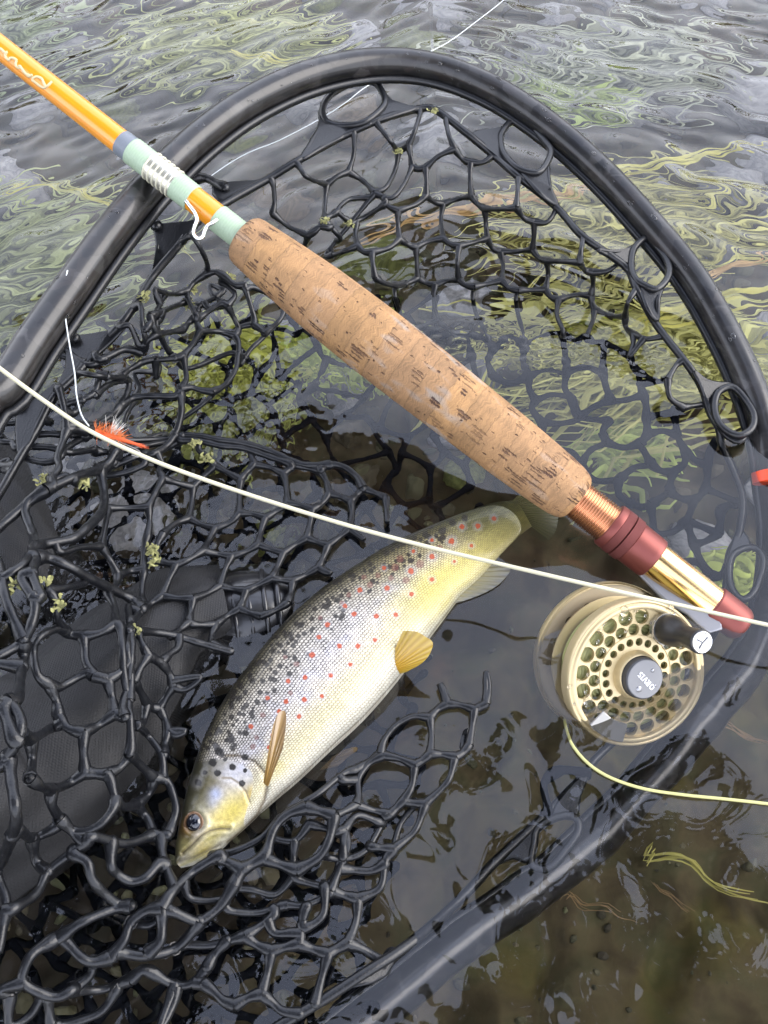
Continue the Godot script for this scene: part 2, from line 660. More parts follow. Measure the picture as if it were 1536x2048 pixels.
func build_weed() -> void:
	var yel := mat(.52, .48, .10, 0.6)
	var pale := mat(.46, .45, .17, 0.6)
	var org := mat(.48, .30, .11, 0.6)
	var dull := mat(.30, .27, .06, 0.6)
	var dun := mat(.20, .125, .05, 0.6)
	var strands := [
		["yellow green weed strand streaming left of the orange rod", yel, [-20, 388, 60, 378, 130, 382, 210, 405, 260, 445, 330, 475, 390, 530], -.05, .0016],
		["pale weed strand beside the upper left hoop", pale, [70, 358, 130, 372, 175, 388, 240, 380, 300, 372], -.05, .0018],
		["pale yellow weed strand near the top edge", pale, [400, 42, 480, 40, 560, 46, 640, 62], -.07, .0022],
		["yellow weed strand above the hoop top", yel, [455, 100, 520, 118, 600, 120], -.06, .0022],
		["ochre weed strand seen through the upper mesh", org, [690, 490, 740, 470, 800, 440, 870, 430, 960, 408, 1060, 392, 1180, 378, 1260, 340], -.06, .0030],
		["yellow weed strand crossing behind the right hoop", yel, [1110, 400, 1180, 370, 1280, 338, 1390, 318, 1460, 300, 1560, 286], -.06, .0022],
		["rust orange weed strand at the right edge", org, [1400, 560, 1440, 540, 1490, 528, 1560, 512], -.05, .0026],
		["bright yellow green weed strand right of the hoop", yel, [1240, 672, 1290, 652, 1380, 632, 1450, 612, 1560, 588], -.05, .0032],
		["curled yellow weed strand at the lower right", dull, [1285, 1722, 1300, 1695, 1290, 1715, 1330, 1712, 1385, 1722, 1420, 1760, 1455, 1785, 1560, 1800], -.06, .0011],
		["thin brown weed strand lying below the reel", dun, [1300, 1760, 1312, 1782, 1335, 1790, 1360, 1815, 1390, 1830], -.12, .0004],
		["thin ochre weed strand beside the lower hoop", dun, [1120, 1800, 1140, 1785, 1160, 1795, 1180, 1810, 1220, 1815, 1260, 1840], -.12, .0004],
		["thin tan weed strand at the right of the reel", dun, [1430, 1450, 1470, 1462, 1500, 1480, 1540, 1500], -.08, .0006]]
	for s in strands:
		var b := MB.new()
		var deep: float = s[3] * (.62 if s[3] > -.075 else 1.0)
		var p := smooth(path(s[2], deep, deep - .005), 0.004)
		for i in p.size():
			p[i].y += 0.0025 * sin(i * 0.9 + s[4] * 900.0)
		for j in 5:
			var q := PackedVector3Array()
			var ox := rng.randfn(0, s[4] * .55)
			var oz := rng.randfn(0, s[4] * .9)
			var ph := rng.randf() * TAU
			var k0 := int(p.size() * rng.randf_range(0.0, .18)) if j else 0
			var k1 := int(p.size() * rng.randf_range(.8, 1.0)) if j else p.size()
			for i in range(k0, k1):
				q.append(p[i] + Vector3(ox + .0012 * sin(i * .33 + ph), .001 * j, oz + .0012 * sin(i * .27 + ph * 2.0)))
			b.tint = Color.WHITE
			ribbon(b, q, s[4] * rng.randf_range(.22, .5))
		tag(put("weed_strand", b, s[1]), s[0], "water weed", "long strands of water weed")
	# tufts of fine algae and weed: centre, direction, length, spread, blades
	var tufts := [
		["bright green algae tuft on stones above the hoop right", 1120, 175, .0, .040, .035, 260, Vector3(.22, .27, .07)],
		["yellow green weed bed right of the hoop", 1440, 690, 2.9, .075, .055, 420, Vector3(.30, .29, .09)],
		["olive weed tuft left of the hoop below the rod", 130, 470, 2.6, .075, .06, 420, Vector3(.20, .22, .09)],
		["olive green weed tuft under the rod butt at upper left", 60, 640, 2.6, .06, .045, 300, Vector3(.17, .19, .06)],
		["yellow green algae patch under the mesh right of the cork", 1180, 680, .3, .032, .024, 260, Vector3(.36, .40, .06)],
		["green algae patch under the mesh near the right cord", 1220, 880, .3, .028, .022, 220, Vector3(.26, .31, .07)],
		["olive algae patch seen below the cork grip", 640, 660, .8, .04, .03, 300, Vector3(.24, .28, .05)],
		["yellow algae patch beneath the left mesh", 420, 690, .6, .04, .03, 300, Vector3(.28, .29, .05)],
		["green algae patch below the reel seat end", 1450, 1140, .2, .022, .018, 160, Vector3(.28, .32, .06)],
		["pale green algae patch at the upper left corner", 40, 30, 2.8, .07, .05, 300, Vector3(.20, .23, .12)],
		["yellow green weed patch beyond the hoop top", 560, 60, 2.9, .07, .05, 320, Vector3(.26, .27, .10)],
		["pale yellow weed patch far at the upper right", 1400, 420, 2.9, .075, .05, 380, Vector3(.32, .30, .10)],
		["grey green weed patch beyond the hoop at top right", 1350, 100, 2.9, .07, .06, 260, Vector3(.24, .25, .17)],
		["olive weed in the shade under the left mesh", 480, 790, 2.0, .04, .03, 240, Vector3(.16, .17, .04)]]
	rng.seed = 5
	for t in tufts:
		var b := MB.new()
		var c := on(t[1], t[2], BED + 0.05)
		for i in t[6]:
			var far: bool = t[3] > 2.5
			var an: float = t[3] + rng.randfn(0.0, 0.13 if far else 0.35)
			var o := Vector3(rng.randfn(0, t[5] * 0.5), 0, rng.randfn(0, t[5] * 0.4))
			var l: float = t[4] * rng.randf_range(0.25, 0.9) * (1.9 if far else 1.0)
			var p := PackedVector3Array()
			var turn := rng.randf_range(-0.4, 0.4) * (.35 if far else 1.0)
			var rise := rng.randf_range(0.1, 0.75) * (.45 if far else 1.0)
			for k in 7:
				var f := k / 6.0
				var a2 := an + turn * f + 0.10 * sin(f * 9.0 + i)
				p.append(c + o + Vector3(cos(a2), 0, sin(a2)) * l * f + Vector3.UP * (l * rise * sin(f * 2.2) * 0.7 - 0.012))
			var shade := rng.randf_range(0.55, 1.3)
			b.tint = Color(t[7].x * shade * 1.5, t[7].y * shade * 1.5, t[7].z * shade * 1.5)
			ribbon(b, p, rng.randf_range(0.0005, 0.0016))
		var m := mat(1, 1, 1, 0.7)
		m.vertex_color_use_as_albedo = true
		var g := put("weed_tuft", b, m)
		tag(g, t[0], "water weed", "tufts of weed on the bed")

func build_trees() -> void:  # out-of-view trees added to put dark streaks in the ripple reflections
	var lm := mat(1, 1, 1, 0.6)
	lm.vertex_color_use_as_albedo = true
	var bark := mat(.06, .05, .04, 0.9)
	var sets := [
		["added unseen broad leafy tree on the far bank, left of the middle", Vector3(-3.4, 0.2, -8.5), 3.2, 2.4],
		["added unseen tall leafy tree standing straight across the river", Vector3(0.8, 0.2, -9.2), 3.4, 2.2],
		["added unseen leafy tree on the far bank at the right", Vector3(5.0, 0.2, -8.4), 2.9, 2.3]]
	rng.seed = 91
	for s in sets:
		var t := thing("added_bank_tree", s[0], "tree", s[1], "added trees along the river")
		var o: Vector3 = s[1]
		var b := MB.new()
		b.taper(PackedVector3Array([o, o + Vector3(.05, s[2] * .4, 0), o + Vector3(-.05, s[2] * .85, .05)]), .16, .04, 8)
		for i in 9:
			var an := rng.randf() * TAU
			var y: float = s[2] * rng.randf_range(.3, .75)
			b.taper(PackedVector3Array([o + Vector3(0, y, 0), o + Vector3(cos(an) * s[3] * .4, y + .4, sin(an) * s[3] * .4), o + Vector3(cos(an) * s[3] * .8, y + .6, sin(an) * s[3] * .8)]), .06, .012, 6)
		put("trunk", b, bark, t)
		leaves(t, o + Vector3(0, s[2] * .6, 0), Vector3(s[3], s[2] * .45, s[3]), 3200, .11, lm)

func build_added_canopy() -> void:  # invented canopy out of view, shaped to darken reflections in the water
	var lm := mat(1, 1, 1, 0.6)
	lm.vertex_color_use_as_albedo = true
	var o := Vector3(-2.6, 0.0, 3.0)
	var t := thing("added_canopy", "added unseen leafy canopy behind the viewer that darkens the water reflections", "tree", o)
	rng.seed = 64
	var b := MB.new()
	b.taper(smooth(PackedVector3Array([o, o + Vector3(.3, 1.2, -.3), o + Vector3(1.1, 2.3, -1.0), o + Vector3(2.3, 2.9, -2.0), o + Vector3(3.0, 3.0, -2.9)]), .1), .20, .03, 10)
	for i in 8:
		var f := rng.randf_range(.4, 1.0)
		var c := o + Vector3(2.4 * f, 2.9, -2.2 * f)
		var an := rng.randf() * TAU
		b.taper(PackedVector3Array([c, c + Vector3(cos(an) * .7, .1, sin(an) * .7), c + Vector3(cos(an) * 1.4, -.05, sin(an) * 1.4)]), .04, .008, 6)
	put("trunk", b, mat(.06, .05, .04, .9), t)
	leaves(t, Vector3(-1.45, 2.75, 0.55), Vector3(1.60, .30, 1.40), 7200, .16, lm)
	leaves(t, Vector3(.80, 2.8, .42), Vector3(.80, .22, 1.15), 1150, .22, lm)  # sparser clumps added so bright patches stay in the lower right reflection

func leaves(t: Node3D, c: Vector3, r: Vector3, count: int, size: float, m: Material) -> void:
	var b := MB.new()
	var clumps := []
	for i in 46:
		var d := Vector3(rng.randfn(), rng.randfn(), rng.randfn()).normalized() * pow(rng.randf(), 0.35)
		clumps.append(c + d * r)
	for i in count:
		var p: Vector3 = clumps[rng.randi() % clumps.size()] + Vector3(rng.randfn(), rng.randfn(), rng.randfn()) * r * 0.14
		var a := Vector3(rng.randfn(), rng.randfn(), rng.randfn()).normalized()
		var q := a.cross(Vector3(rng.randfn(), rng.randfn(), rng.randfn())).normalized()
		var k := rng.randf_range(.6, 1.3)
		b.tint = Color(.035 * k, .06 * k, .018 * k)
		b.grid([PackedVector3Array([p - a * size * .5, p - q * size * .3]), PackedVector3Array([p + q * size * .3, p + a * size * .5])])
	put("crown", b, m, t)

# ---------------------------------------------------------------- landing net
var anchors := []

func lay(x: float, y: float) -> float:     # how high the rubber mesh lies above the water at a spot
	var s := 0.0
	var w := 0.0
	for a in anchors:
		var d: float = (a.x - x) * (a.x - x) + (a.y - y) * (a.y - y) + 500.0
		var k := 1.0 / (d * d)
		s += a.z * k
		w += k
	return s / w

func hoop_h(x: float, y: float) -> float:
	var d := (x - 1510.0) * -0.757 + (y - 890.0) * -0.653
	return 0.060 / 1082.0 * (d if d > 0.0 else d * 2.6)

# one moulded strand between joints: swells where it joins others
func strand(b: MB, a: Array, dh := 0.0, r := 0.00112) -> void:
	var p := PackedVector3Array()
	var n := a.size() / 2
	for i in n:
		p.append(on(a[i * 2], a[i * 2 + 1], lay(a[i * 2], a[i * 2 + 1]) + dh))
	strand3(b, p, r)

var todo := []
var now := false

func strand3(b: MB, p: PackedVector3Array, r: float) -> void:
	if now:
		weld(b, p, r)
		return
	todo.append([b, p, r])

# loose ends run on to the nearest strand, then every strand is built
func knit(extra: Array) -> void:
	var runs := []
	for t in todo:
		runs.append(smooth(t[1], 0.003))
	for e in extra:
		runs.append(e)
	for i in todo.size():
		var p: PackedVector3Array = todo[i][1]
		for side in 2:
			var c := p[0] if side == 0 else p[p.size() - 1]
			if absf(c.x) > .23 or c.z > .22:
				continue
			var best := .022
			var at := c
			for j in runs.size():
				if j == i:
					continue
				for q in runs[j]:
					var d: float = c.distance_to(q)
					if d < best:
						best = d
						at = q
			if best > .0012 and best < .022:
				if side == 0:
					p.insert(0, at)
				else:
					p.append(at)
		todo[i][1] = p
	for t in todo:
		weld(t[0], t[1], t[2])
	todo.clear()

func weld(b: MB, p: PackedVector3Array, r: float) -> void:
	var q := smooth(p, 0.0012)
	var run := PackedFloat32Array()
	var l := 0.0
	for i in q.size():
		if i > 0:
			l += q[i].distance_to(q[i - 1])
		run.append(l)
	var rr := PackedFloat32Array()
	for i in q.size():
		var e := minf(run[i], l - run[i]) / 0.0040
		rr.append(r * (1.0 + 0.60 * exp(-e * e) + 0.05 * sin(run[i] * 900.0)))
	b.tube(q, rr, 10, 0.75)
	for c in [q[0], q[q.size() - 1]]:
		var k := r * 1.42
		b.ball(c, Vector3(k, 0, 0), Vector3(0, k * .80, 0), Vector3(0, 0, k), 9, 6)

func many(b: MB, list: Array, dh := 0.0, r := 0.00112) -> void:
	for a in list:
		strand(b, a, dh, r)

func cobweb(b: MB, a: Array, dh := 0.0, thick := 0.0022) -> void:
	var p := PackedVector3Array()
	for i in a.size() / 2:
		p.append(on(a[i * 2], a[i * 2 + 1], lay(a[i * 2], a[i * 2 + 1]) + dh))
	b.plate(p, thick)

func build_net() -> void:
	for a in [[760, 240, .050], [600, 316, .052], [400, 441, .050], [273, 607, .046], [156, 746, .040], [42, 912, .036], [870, 220, .047], [1032, 350, .038], [1162, 470, .029], [1273, 578, .021], [1350, 700, .012], [1438, 857, .003],
			[900, 480, .017], [1000, 560, .004], [870, 595, .001], [1117, 608, .002], [1200, 650, -.001], [720, 480, .024], [650, 420, .034], [648, 560, .012], [780, 350, .034]]:
		anchors.append(Vector3(a[0], a[1], a[2]))
	for a in [[400, 600, .024], [300, 800, .020], [480, 700, .013], [250, 950, .018], [350, 880, .011], [430, 1000, .005], [560, 1000, .004], [700, 1000, .0025], [640, 1130, .0025], [500, 1180, .006], [330, 1150, .014],
			[100, 1000, .040], [50, 1200, .060], [20, 1450, .075], [20, 1600, .072], [180, 1300, .040], [120, 1450, .041], [230, 1450, .036], [330, 1450, .012], [180, 1600, .034], [330, 1620, .010]]:
		anchors.append(Vector3(a[0], a[1], a[2]))
	for a in [[100, 1720, .030], [10, 1850, .040], [300, 1820, .018], [120, 1930, .020], [200, 2020, .010], [400, 1950, .008], [420, 1720, .012], [600, 1650, .012], [800, 1520, .004], [940, 1420, .0015], [850, 1650, .002], [600, 1820, .008], [740, 1800, .003], [660, 1950, .006], [790, 1908, .001]]:
		anchors.append(Vector3(a[0], a[1], a[2]))
	var net := thing("landing_net", "dark carbon hoop landing net with black rubber mesh holding the trout", "landing net")

	# hoop: a mottled carbon tube, dipping under at the right and below
	var cm := mat(1, 1, 1, 0.33)
	cm.albedo_texture = noise_tex(0.024, [Vector3(.004, .004, .005), Vector3(.018, .018, .019), Vector3(.006, .006, .006), Vector3(.045, .043, .042), Vector3(.008, .007, .007), Vector3(.028, .024, .022)], FastNoiseLite.TYPE_CELLULAR, 512, 3)
	triplanar(cm, 14.0, true)
	coat(cm, 0.30, 0.10)
	cm.metallic_specular = .42
	var c2 := [-90, 900, -30, 800, 10, 772, 66, 685, 136, 585, 222, 465, 312, 358, 402, 272, 502, 202, 620, 150, 745, 126, 862, 134, 982, 178, 1096, 252, 1204, 346, 1305, 456, 1383, 552, 1442, 650, 1491, 750, 1527, 855, 1549, 965, 1558, 1085, 1548, 1200, 1505, 1310, 1430, 1412, 1345, 1510, 1243, 1628, 1143, 1725, 943, 1872, 793, 1995, 680, 2080, 540, 2180]
	var hp := PackedVector3Array()
	for i in c2.size() / 2:
		hp.append(on(c2[i * 2], c2[i * 2 + 1], hoop_h(c2[i * 2], c2[i * 2 + 1])))
	hp = smooth(hp, 0.004)
	var hb := MB.new()
	hb.even(hp, 0.0072, 28)
	var hoop := put("hoop", hb, cm, net)
	# the lip inside the hoop that the mesh is moulded to
	var mid := Vector3.ZERO
	for q in hp:
		mid += q / hp.size()
	var lip := MB.new()
	var lp := PackedVector3Array()
	for i in hp.size():
		var t := (hp[mini(i + 1, hp.size() - 1)] - hp[maxi(i - 1, 0)]).normalized()
		var inw := (mid - hp[i])
		inw = (inw - t * inw.dot(t)).normalized()
		lp.append(hp[i] + inw * 0.0077 - Vector3.UP * 0.003)
	lip.even(lp, 0.0021, 8)
	var rub := mat(.0055, .0060, .0075, 0.36)
	rub.metallic_specular = 0.40
	relief(rub, noise_tex(0.06, [], FastNoiseLite.TYPE_SIMPLEX_SMOOTH, 256, 8), 0.012)
	triplanar(rub, 60.0)
	coat(rub, 0.25, 0.05)
	put("inner_lip", lip, rub, net)
	# red tab on the hoop at the right edge
	var tabm := mat(.75, .075, .022, 0.45)
	var tb := MB.new()
	var tp := PackedVector3Array()
	for i in hp.size():
		if hp[i].distance_to(on(1548, 957, -.003)) < 0.005:
			tp.append(hp[i])
	if tp.size() < 2:
		tp = PackedVector3Array([on(1540, 948, -.003), on(1543, 968, -.004)])
	tb.even(tp, 0.0082, 24)
	var tab := put("tape_band", tb, tabm, net)
	tab.set_meta("label", "orange red band round the hoop")

	# thick cord that edges the mesh
	var cord := MB.new()
	var ca := [-60, 1080, 0, 985, 42, 912, 73, 860, 109, 793, 156, 746, 200, 690, 240, 650, 273, 607, 304, 555, 356, 493, 398, 441, 455, 404, 538, 357, 600, 319, 676, 278, 754, 242, 832, 219, 870, 220, 931, 265, 987, 311, 1032, 350, 1110, 412, 1162, 470, 1218, 509, 1255, 538, 1273, 578, 1313, 650, 1378, 734, 1404, 777, 1421, 828, 1438, 857]
	var cp := PackedVector3Array()
	for i in ca.size() / 2:
		cp.append(on(ca[i * 2], ca[i * 2 + 1], lay(ca[i * 2], ca[i * 2 + 1]) + .0006))
	for q in [[1444, 891, -.001], [1467, 940, -.004], [1485, 995, -.008], [1478, 1065, -.012], [1457, 1114, -.014], [1450, 1184, -.016], [1425, 1270, -.018], [1360, 1360, -.018], [1205, 1505, -.016], [1171, 1549, -.015], [1103, 1617, -.014], [1046, 1669, -.013], [989, 1723, -.012], [930, 1790, -.009], [850, 1862, -.004], [790, 1908, .0012], [728, 1947, .004], [646, 2000, .005], [565, 2048, .006], [470, 2110, .006]]:
		cp.append(on(q[0], q[1], q[2]))
	cord.even(smooth(cp, 0.003), 0.00175, 10, 0.5)
	put("edge_cord", cord, rub, net)

	# loops that hang the mesh on the hoop
	var loops := [
		[[728, 161, 702, 166, 661, 190, 645, 219, 655, 245, 687, 252, 728, 245, 762, 219, 770, 198, 754, 169], [[641, 222, 655, 243, 668, 252, 690, 254, 742, 247, 690, 272, 640, 298, 604, 318, 622, 285, 640, 250], [768, 190, 782, 203, 805, 212, 832, 217, 800, 228, 755, 242, 730, 248, 752, 232, 766, 214]], .002],
		[[1026, 242, 1006, 262, 1001, 278, 1006, 304, 1026, 330, 1052, 343, 1081, 343, 1101, 307, 1091, 285, 1058, 252], [[1010, 255, 1001, 270, 1001, 286, 1010, 312, 1020, 330, 985, 310, 945, 274, 968, 262, 990, 262], [1040, 340, 1060, 347, 1084, 343, 1094, 325, 1096, 350, 1100, 378, 1113, 410, 1080, 388]], .002],
		[[1289, 477, 1267, 499, 1262, 535, 1272, 560, 1289, 571, 1312, 579, 1332, 561, 1338, 538, 1328, 512, 1299, 480], [[1272, 492, 1264, 515, 1264, 538, 1230, 518, 1196, 500, 1222, 503, 1248, 502], [1277, 566, 1292, 574, 1312, 580, 1325, 571, 1316, 600, 1314, 640, 1296, 620]], .002],
		[[1438, 783, 1463, 774, 1486, 794, 1506, 828, 1503, 857, 1478, 871, 1449, 859, 1432, 834, 1429, 805], [[1388, 744, 1412, 762, 1440, 768, 1462, 768, 1444, 780, 1431, 800, 1430, 835, 1412, 800, 1400, 768], [1436, 850, 1455, 866, 1480, 873, 1494, 868, 1478, 884, 1452, 872]], .004],
		[[1468, 1107, 1502, 1093, 1523, 1107, 1527, 1135, 1509, 1184, 1485, 1198, 1464, 1177, 1457, 1142], [[1478, 1062, 1496, 1085, 1484, 1100, 1468, 1112, 1459, 1135, 1460, 1112]], -.012],
		[[1140, 1630, 1158, 1643, 1158, 1666, 1134, 1700, 1108, 1731, 1082, 1739, 1061, 1726, 1067, 1684, 1072, 1658, 1103, 1638], [[1172, 1550, 1158, 1590, 1152, 1632, 1130, 1634, 1106, 1636, 1122, 1602], [989, 1724, 1024, 1712, 1058, 1722, 1064, 1690, 1070, 1656, 1040, 1676]], -.013]]
	for l in loops:
		var b := MB.new()
		var pts := PackedVector3Array()
		for i in l[0].size() / 2:
			var x: float = l[0][i * 2]
			var y: float = l[0][i * 2 + 1]
			pts.append(on(x, y, (lay(x, y) + l[2]) if l[2] > 0.0 else l[2]))
		pts = smooth(pts, 0.002, true)
		pts.append(pts[0])
		b.even(pts, 0.0017, 10, 0.4)
		for w in l[1]:
			var wp := PackedVector3Array()
			for i in w.size() / 2:
				wp.append(on(w[i * 2], w[i * 2 + 1], (lay(w[i * 2], w[i * 2 + 1]) + l[2] * 0.5) if l[2] > 0.0 else l[2]))
			b.plate(smooth(wp, 0.003, true), 0.0024)
		put("hanging_loop", b, rub, net)
	var b7 := MB.new()
	now = true
	many(b7, [[352, 384, 330, 400, 315, 415, 307, 432, 313, 452], [388, 357, 414, 357, 434, 368, 450, 376]], .003, .0017)
	cobweb(b7, [306, 440, 318, 451, 345, 448, 372, 447, 398, 441, 378, 468, 356, 493, 330, 525, 304, 555, 312, 522, 316, 490, 312, 465], .001)
	cobweb(b7, [428, 368, 448, 368, 480, 366, 512, 364, 536, 357, 500, 380, 455, 404, 440, 400, 428, 388], .001)
	now = false
	put("hanging_loop", b7, rub, net)
	var b8 := MB.new()
	now = true
	many(b8, [[112, 681, 95, 705, 75, 740, 52, 780, 36, 810], [108, 684, 128, 674, 150, 676]], .004, .0017)
	cobweb(b8, [112, 681, 140, 676, 180, 672, 222, 664, 252, 652, 224, 681, 190, 712, 156, 746, 118, 785, 105, 800, 122, 765, 136, 735, 134, 700], .001)
	cobweb(b8, [112, 770, 84, 792, 55, 800, 38, 822, 35, 860, 38, 900, 42, 912, 60, 885, 76, 855, 100, 808], .001)
	now = false
	put("hanging_loop", b8, rub, net)

	# the mesh itself, fold by fold
	var up := MB.new()
	many(up, [[546, 368, 549, 403, 545, 427], [545, 427, 577, 453, 616, 471], [616, 471, 606, 500], [596, 330, 614, 354, 653, 370], [653, 370, 650, 403, 648, 440], [648, 440, 634, 460, 616, 471], [653, 370, 674, 354, 697, 344], [697, 344, 707, 310, 708, 268], [697, 344, 726, 362, 749, 385], [749, 385, 772, 375, 791, 338, 796, 304], [796, 304, 780, 281, 754, 248]])
	many(up, [[796, 304, 817, 291], [817, 291, 830, 260, 840, 225], [817, 291, 825, 333], [825, 333, 806, 372, 783, 396, 749, 388], [825, 333, 836, 338, 851, 336], [851, 336, 870, 318, 885, 308, 909, 298], [909, 298, 898, 271, 892, 240], [851, 336, 853, 362, 852, 392], [852, 392, 834, 408, 814, 416, 796, 422], [796, 422, 776, 412, 768, 398], [796, 422, 796, 450, 799, 479]])
	many(up, [[768, 410, 728, 435, 702, 448], [749, 388, 702, 445, 653, 508], [736, 396, 702, 398, 684, 409, 676, 424, 697, 442], [674, 424, 648, 440], [648, 440, 668, 461, 681, 476], [616, 471, 636, 455, 656, 456], [713, 445, 711, 470, 715, 492], [715, 492, 690, 502, 666, 510], [715, 492, 728, 504, 744, 505], [799, 479, 778, 496, 744, 505], [799, 479, 818, 490, 832, 495], [832, 495, 860, 482, 886, 477], [744, 505, 746, 530, 750, 555], [832, 495, 834, 530, 836, 556]])
	many(up, [[909, 298, 925, 318, 941, 325], [941, 325, 965, 325, 985, 313], [941, 325, 940, 360, 943, 392], [943, 392, 915, 398, 886, 408], [852, 392, 868, 404, 886, 408], [886, 408, 882, 440, 886, 477], [943, 392, 955, 408, 970, 418], [970, 418, 1005, 418, 1032, 415], [1032, 415, 1035, 385, 1037, 355], [1032, 415, 1048, 436, 1068, 444], [1068, 444, 1095, 444, 1114, 415], [970, 418, 972, 450, 974, 477]])
	many(up, [[974, 477, 945, 486, 918, 493], [886, 477, 900, 488, 918, 493], [974, 477, 985, 496, 1000, 503], [1000, 503, 1035, 503, 1065, 499], [1065, 499, 1068, 470, 1068, 444], [1065, 499, 1078, 516, 1094, 522], [1094, 522, 1125, 523, 1159, 525], [1159, 525, 1162, 500, 1166, 474], [1159, 525, 1170, 540, 1185, 545], [1185, 545, 1215, 542, 1240, 524], [918, 493, 915, 525, 917, 558], [917, 558, 892, 562, 870, 571], [836, 556, 852, 566, 870, 571]])
	many(up, [[917, 558, 930, 570, 948, 574], [948, 574, 975, 568, 1003, 561], [1003, 561, 1006, 530, 1000, 503], [1003, 561, 1018, 576, 1036, 581], [1036, 581, 1065, 580, 1091, 579], [1091, 579, 1096, 550, 1094, 522], [1091, 579, 1102, 594, 1117, 600], [1117, 600, 1150, 590, 1182, 591], [1182, 591, 1186, 568, 1185, 545], [1182, 591, 1184, 606, 1189, 620], [1189, 620, 1222, 632, 1250, 633], [1250, 633, 1256, 605, 1270, 582]])
	many(up, [[750, 555, 768, 566, 792, 570], [836, 556, 812, 568, 792, 570], [1117, 600, 1114, 630, 1126, 662], [1189, 620, 1186, 640, 1175, 668], [1250, 633, 1252, 655, 1267, 669], [1267, 669, 1295, 678, 1325, 672], [1267, 669, 1266, 690, 1259, 712], [1355, 728, 1345, 742, 1335, 760], [1335, 760, 1340, 795, 1367, 815], [1367, 815, 1385, 812, 1412, 808]])

	for q in [[870, 571, .002, 868, 592, -.001, 872, 625, -.010, 890, 655, -.018, 915, 675, -.022], [948, 574, .002, 946, 596, -.001, 952, 628, -.010, 968, 660, -.018, 990, 690, -.022], [1036, 581, .002, 1032, 600, -.001, 1036, 628, -.010, 1044, 660, -.018, 1050, 690, -.022], [792, 570, .002, 790, 592, -.001, 800, 625, -.010, 815, 660, -.018]]:
		strand3(up, path_h(q), .00112)
	# the drowned part: the same cells hanging under the surface
	var dn := MB.new()
	many_at(dn, [[1126, 668, 1130, 705, 1134, 743], [1126, 668, 1150, 682, 1171, 672], [1259, 712, 1232, 695, 1208, 686], [1208, 686, 1180, 682], [1134, 743, 1170, 735, 1205, 746], [1205, 746, 1206, 715, 1208, 686], [1205, 746, 1212, 775, 1222, 800], [1222, 800, 1190, 812, 1157, 834], [1145, 800, 1130, 775, 1134, 743], [1145, 800, 1148, 820, 1157, 834], [1259, 712, 1266, 730, 1276, 743], [1276, 743, 1310, 762, 1333, 760]], -.006)
	many_at(dn, [[1276, 743, 1280, 770, 1287, 791], [1287, 791, 1250, 800, 1222, 800], [1287, 791, 1292, 812, 1293, 834], [1293, 834, 1320, 828, 1347, 825], [1347, 825, 1352, 815, 1367, 817], [1293, 834, 1294, 852, 1296, 868], [1296, 868, 1325, 862, 1353, 870], [1353, 870, 1352, 848, 1347, 825], [1296, 868, 1287, 880, 1279, 888], [1279, 888, 1248, 895, 1214, 885], [1214, 885, 1206, 862, 1219, 840], [1219, 840, 1190, 838, 1157, 834]], -.010)
	many_at(dn, [[1353, 870, 1362, 888, 1370, 901], [1370, 901, 1392, 920, 1415, 929], [1415, 929, 1420, 900, 1432, 880], [1370, 901, 1368, 925, 1345, 943], [1345, 943, 1320, 940, 1303, 929], [1303, 929, 1290, 905, 1279, 888], [1345, 943, 1340, 965, 1338, 985], [1338, 985, 1362, 998, 1387, 1002], [1387, 1002, 1402, 992, 1412, 978], [1412, 978, 1416, 955, 1415, 929], [1412, 978, 1440, 990, 1475, 1006], [1387, 1002, 1382, 1022, 1373, 1041]], -.014)
	many_at(dn, [[1373, 1041, 1405, 1052, 1436, 1065], [1436, 1065, 1440, 1045, 1440, 1023], [1440, 1023, 1456, 1012, 1475, 1006], [1373, 1041, 1382, 1070, 1387, 1090], [1387, 1090, 1412, 1082, 1436, 1065], [1387, 1090, 1400, 1122, 1419, 1149], [1419, 1149, 1438, 1150, 1450, 1140], [1338, 985, 1318, 998, 1300, 1009], [1300, 1009, 1306, 1040, 1307, 1072], [1307, 1072, 1345, 1064, 1373, 1041], [1303, 929, 1270, 935, 1237, 960], [1237, 960, 1240, 990, 1262, 1005]], -.018)
	many_at(dn, [[1262, 1005, 1282, 1012, 1300, 1009], [1214, 885, 1180, 902, 1160, 930], [1160, 930, 1190, 958, 1237, 960], [1157, 834, 1120, 848, 1085, 846], [1145, 800, 1105, 790, 1072, 800], [1072, 800, 1066, 820, 1085, 846], [1134, 743, 1090, 738, 1055, 752], [1055, 752, 1058, 778, 1072, 800], [1126, 668, 1085, 672, 1050, 690], [1050, 690, 1048, 722, 1055, 752], [1050, 690, 1020, 672, 990, 690], [990, 690, 975, 722, 985, 752]], -.022)
	many_at(dn, [[985, 752, 1020, 765, 1055, 752], [915, 672, 950, 670, 990, 690], [1085, 846, 1090, 880, 1110, 902], [1110, 902, 1140, 905, 1160, 930], [1307, 1072, 1320, 1110, 1345, 1130], [1345, 1130, 1390, 1125, 1419, 1149]], -.022)
	many_at(dn, [[1095, 1619, 1087, 1575, 1093, 1559, 1108, 1546], [1108, 1546, 1130, 1540, 1165, 1545]], -.012)
	var wet := mat(.007, .008, .011, .6)
	wet.metallic_specular = .1

	var lf := MB.new()
	many(lf, [[385, 475, 408, 510, 415, 535, 408, 550], [408, 550, 430, 544, 448, 552], [310, 580, 330, 586, 350, 588, 375, 582], [408, 550, 385, 568, 375, 590, 385, 618, 392, 632], [448, 552, 470, 570, 488, 570], [488, 570, 498, 600, 508, 635, 508, 650], [508, 650, 530, 665, 528, 668], [528, 668, 560, 640, 570, 615], [570, 615, 540, 590, 505, 575]], .006)
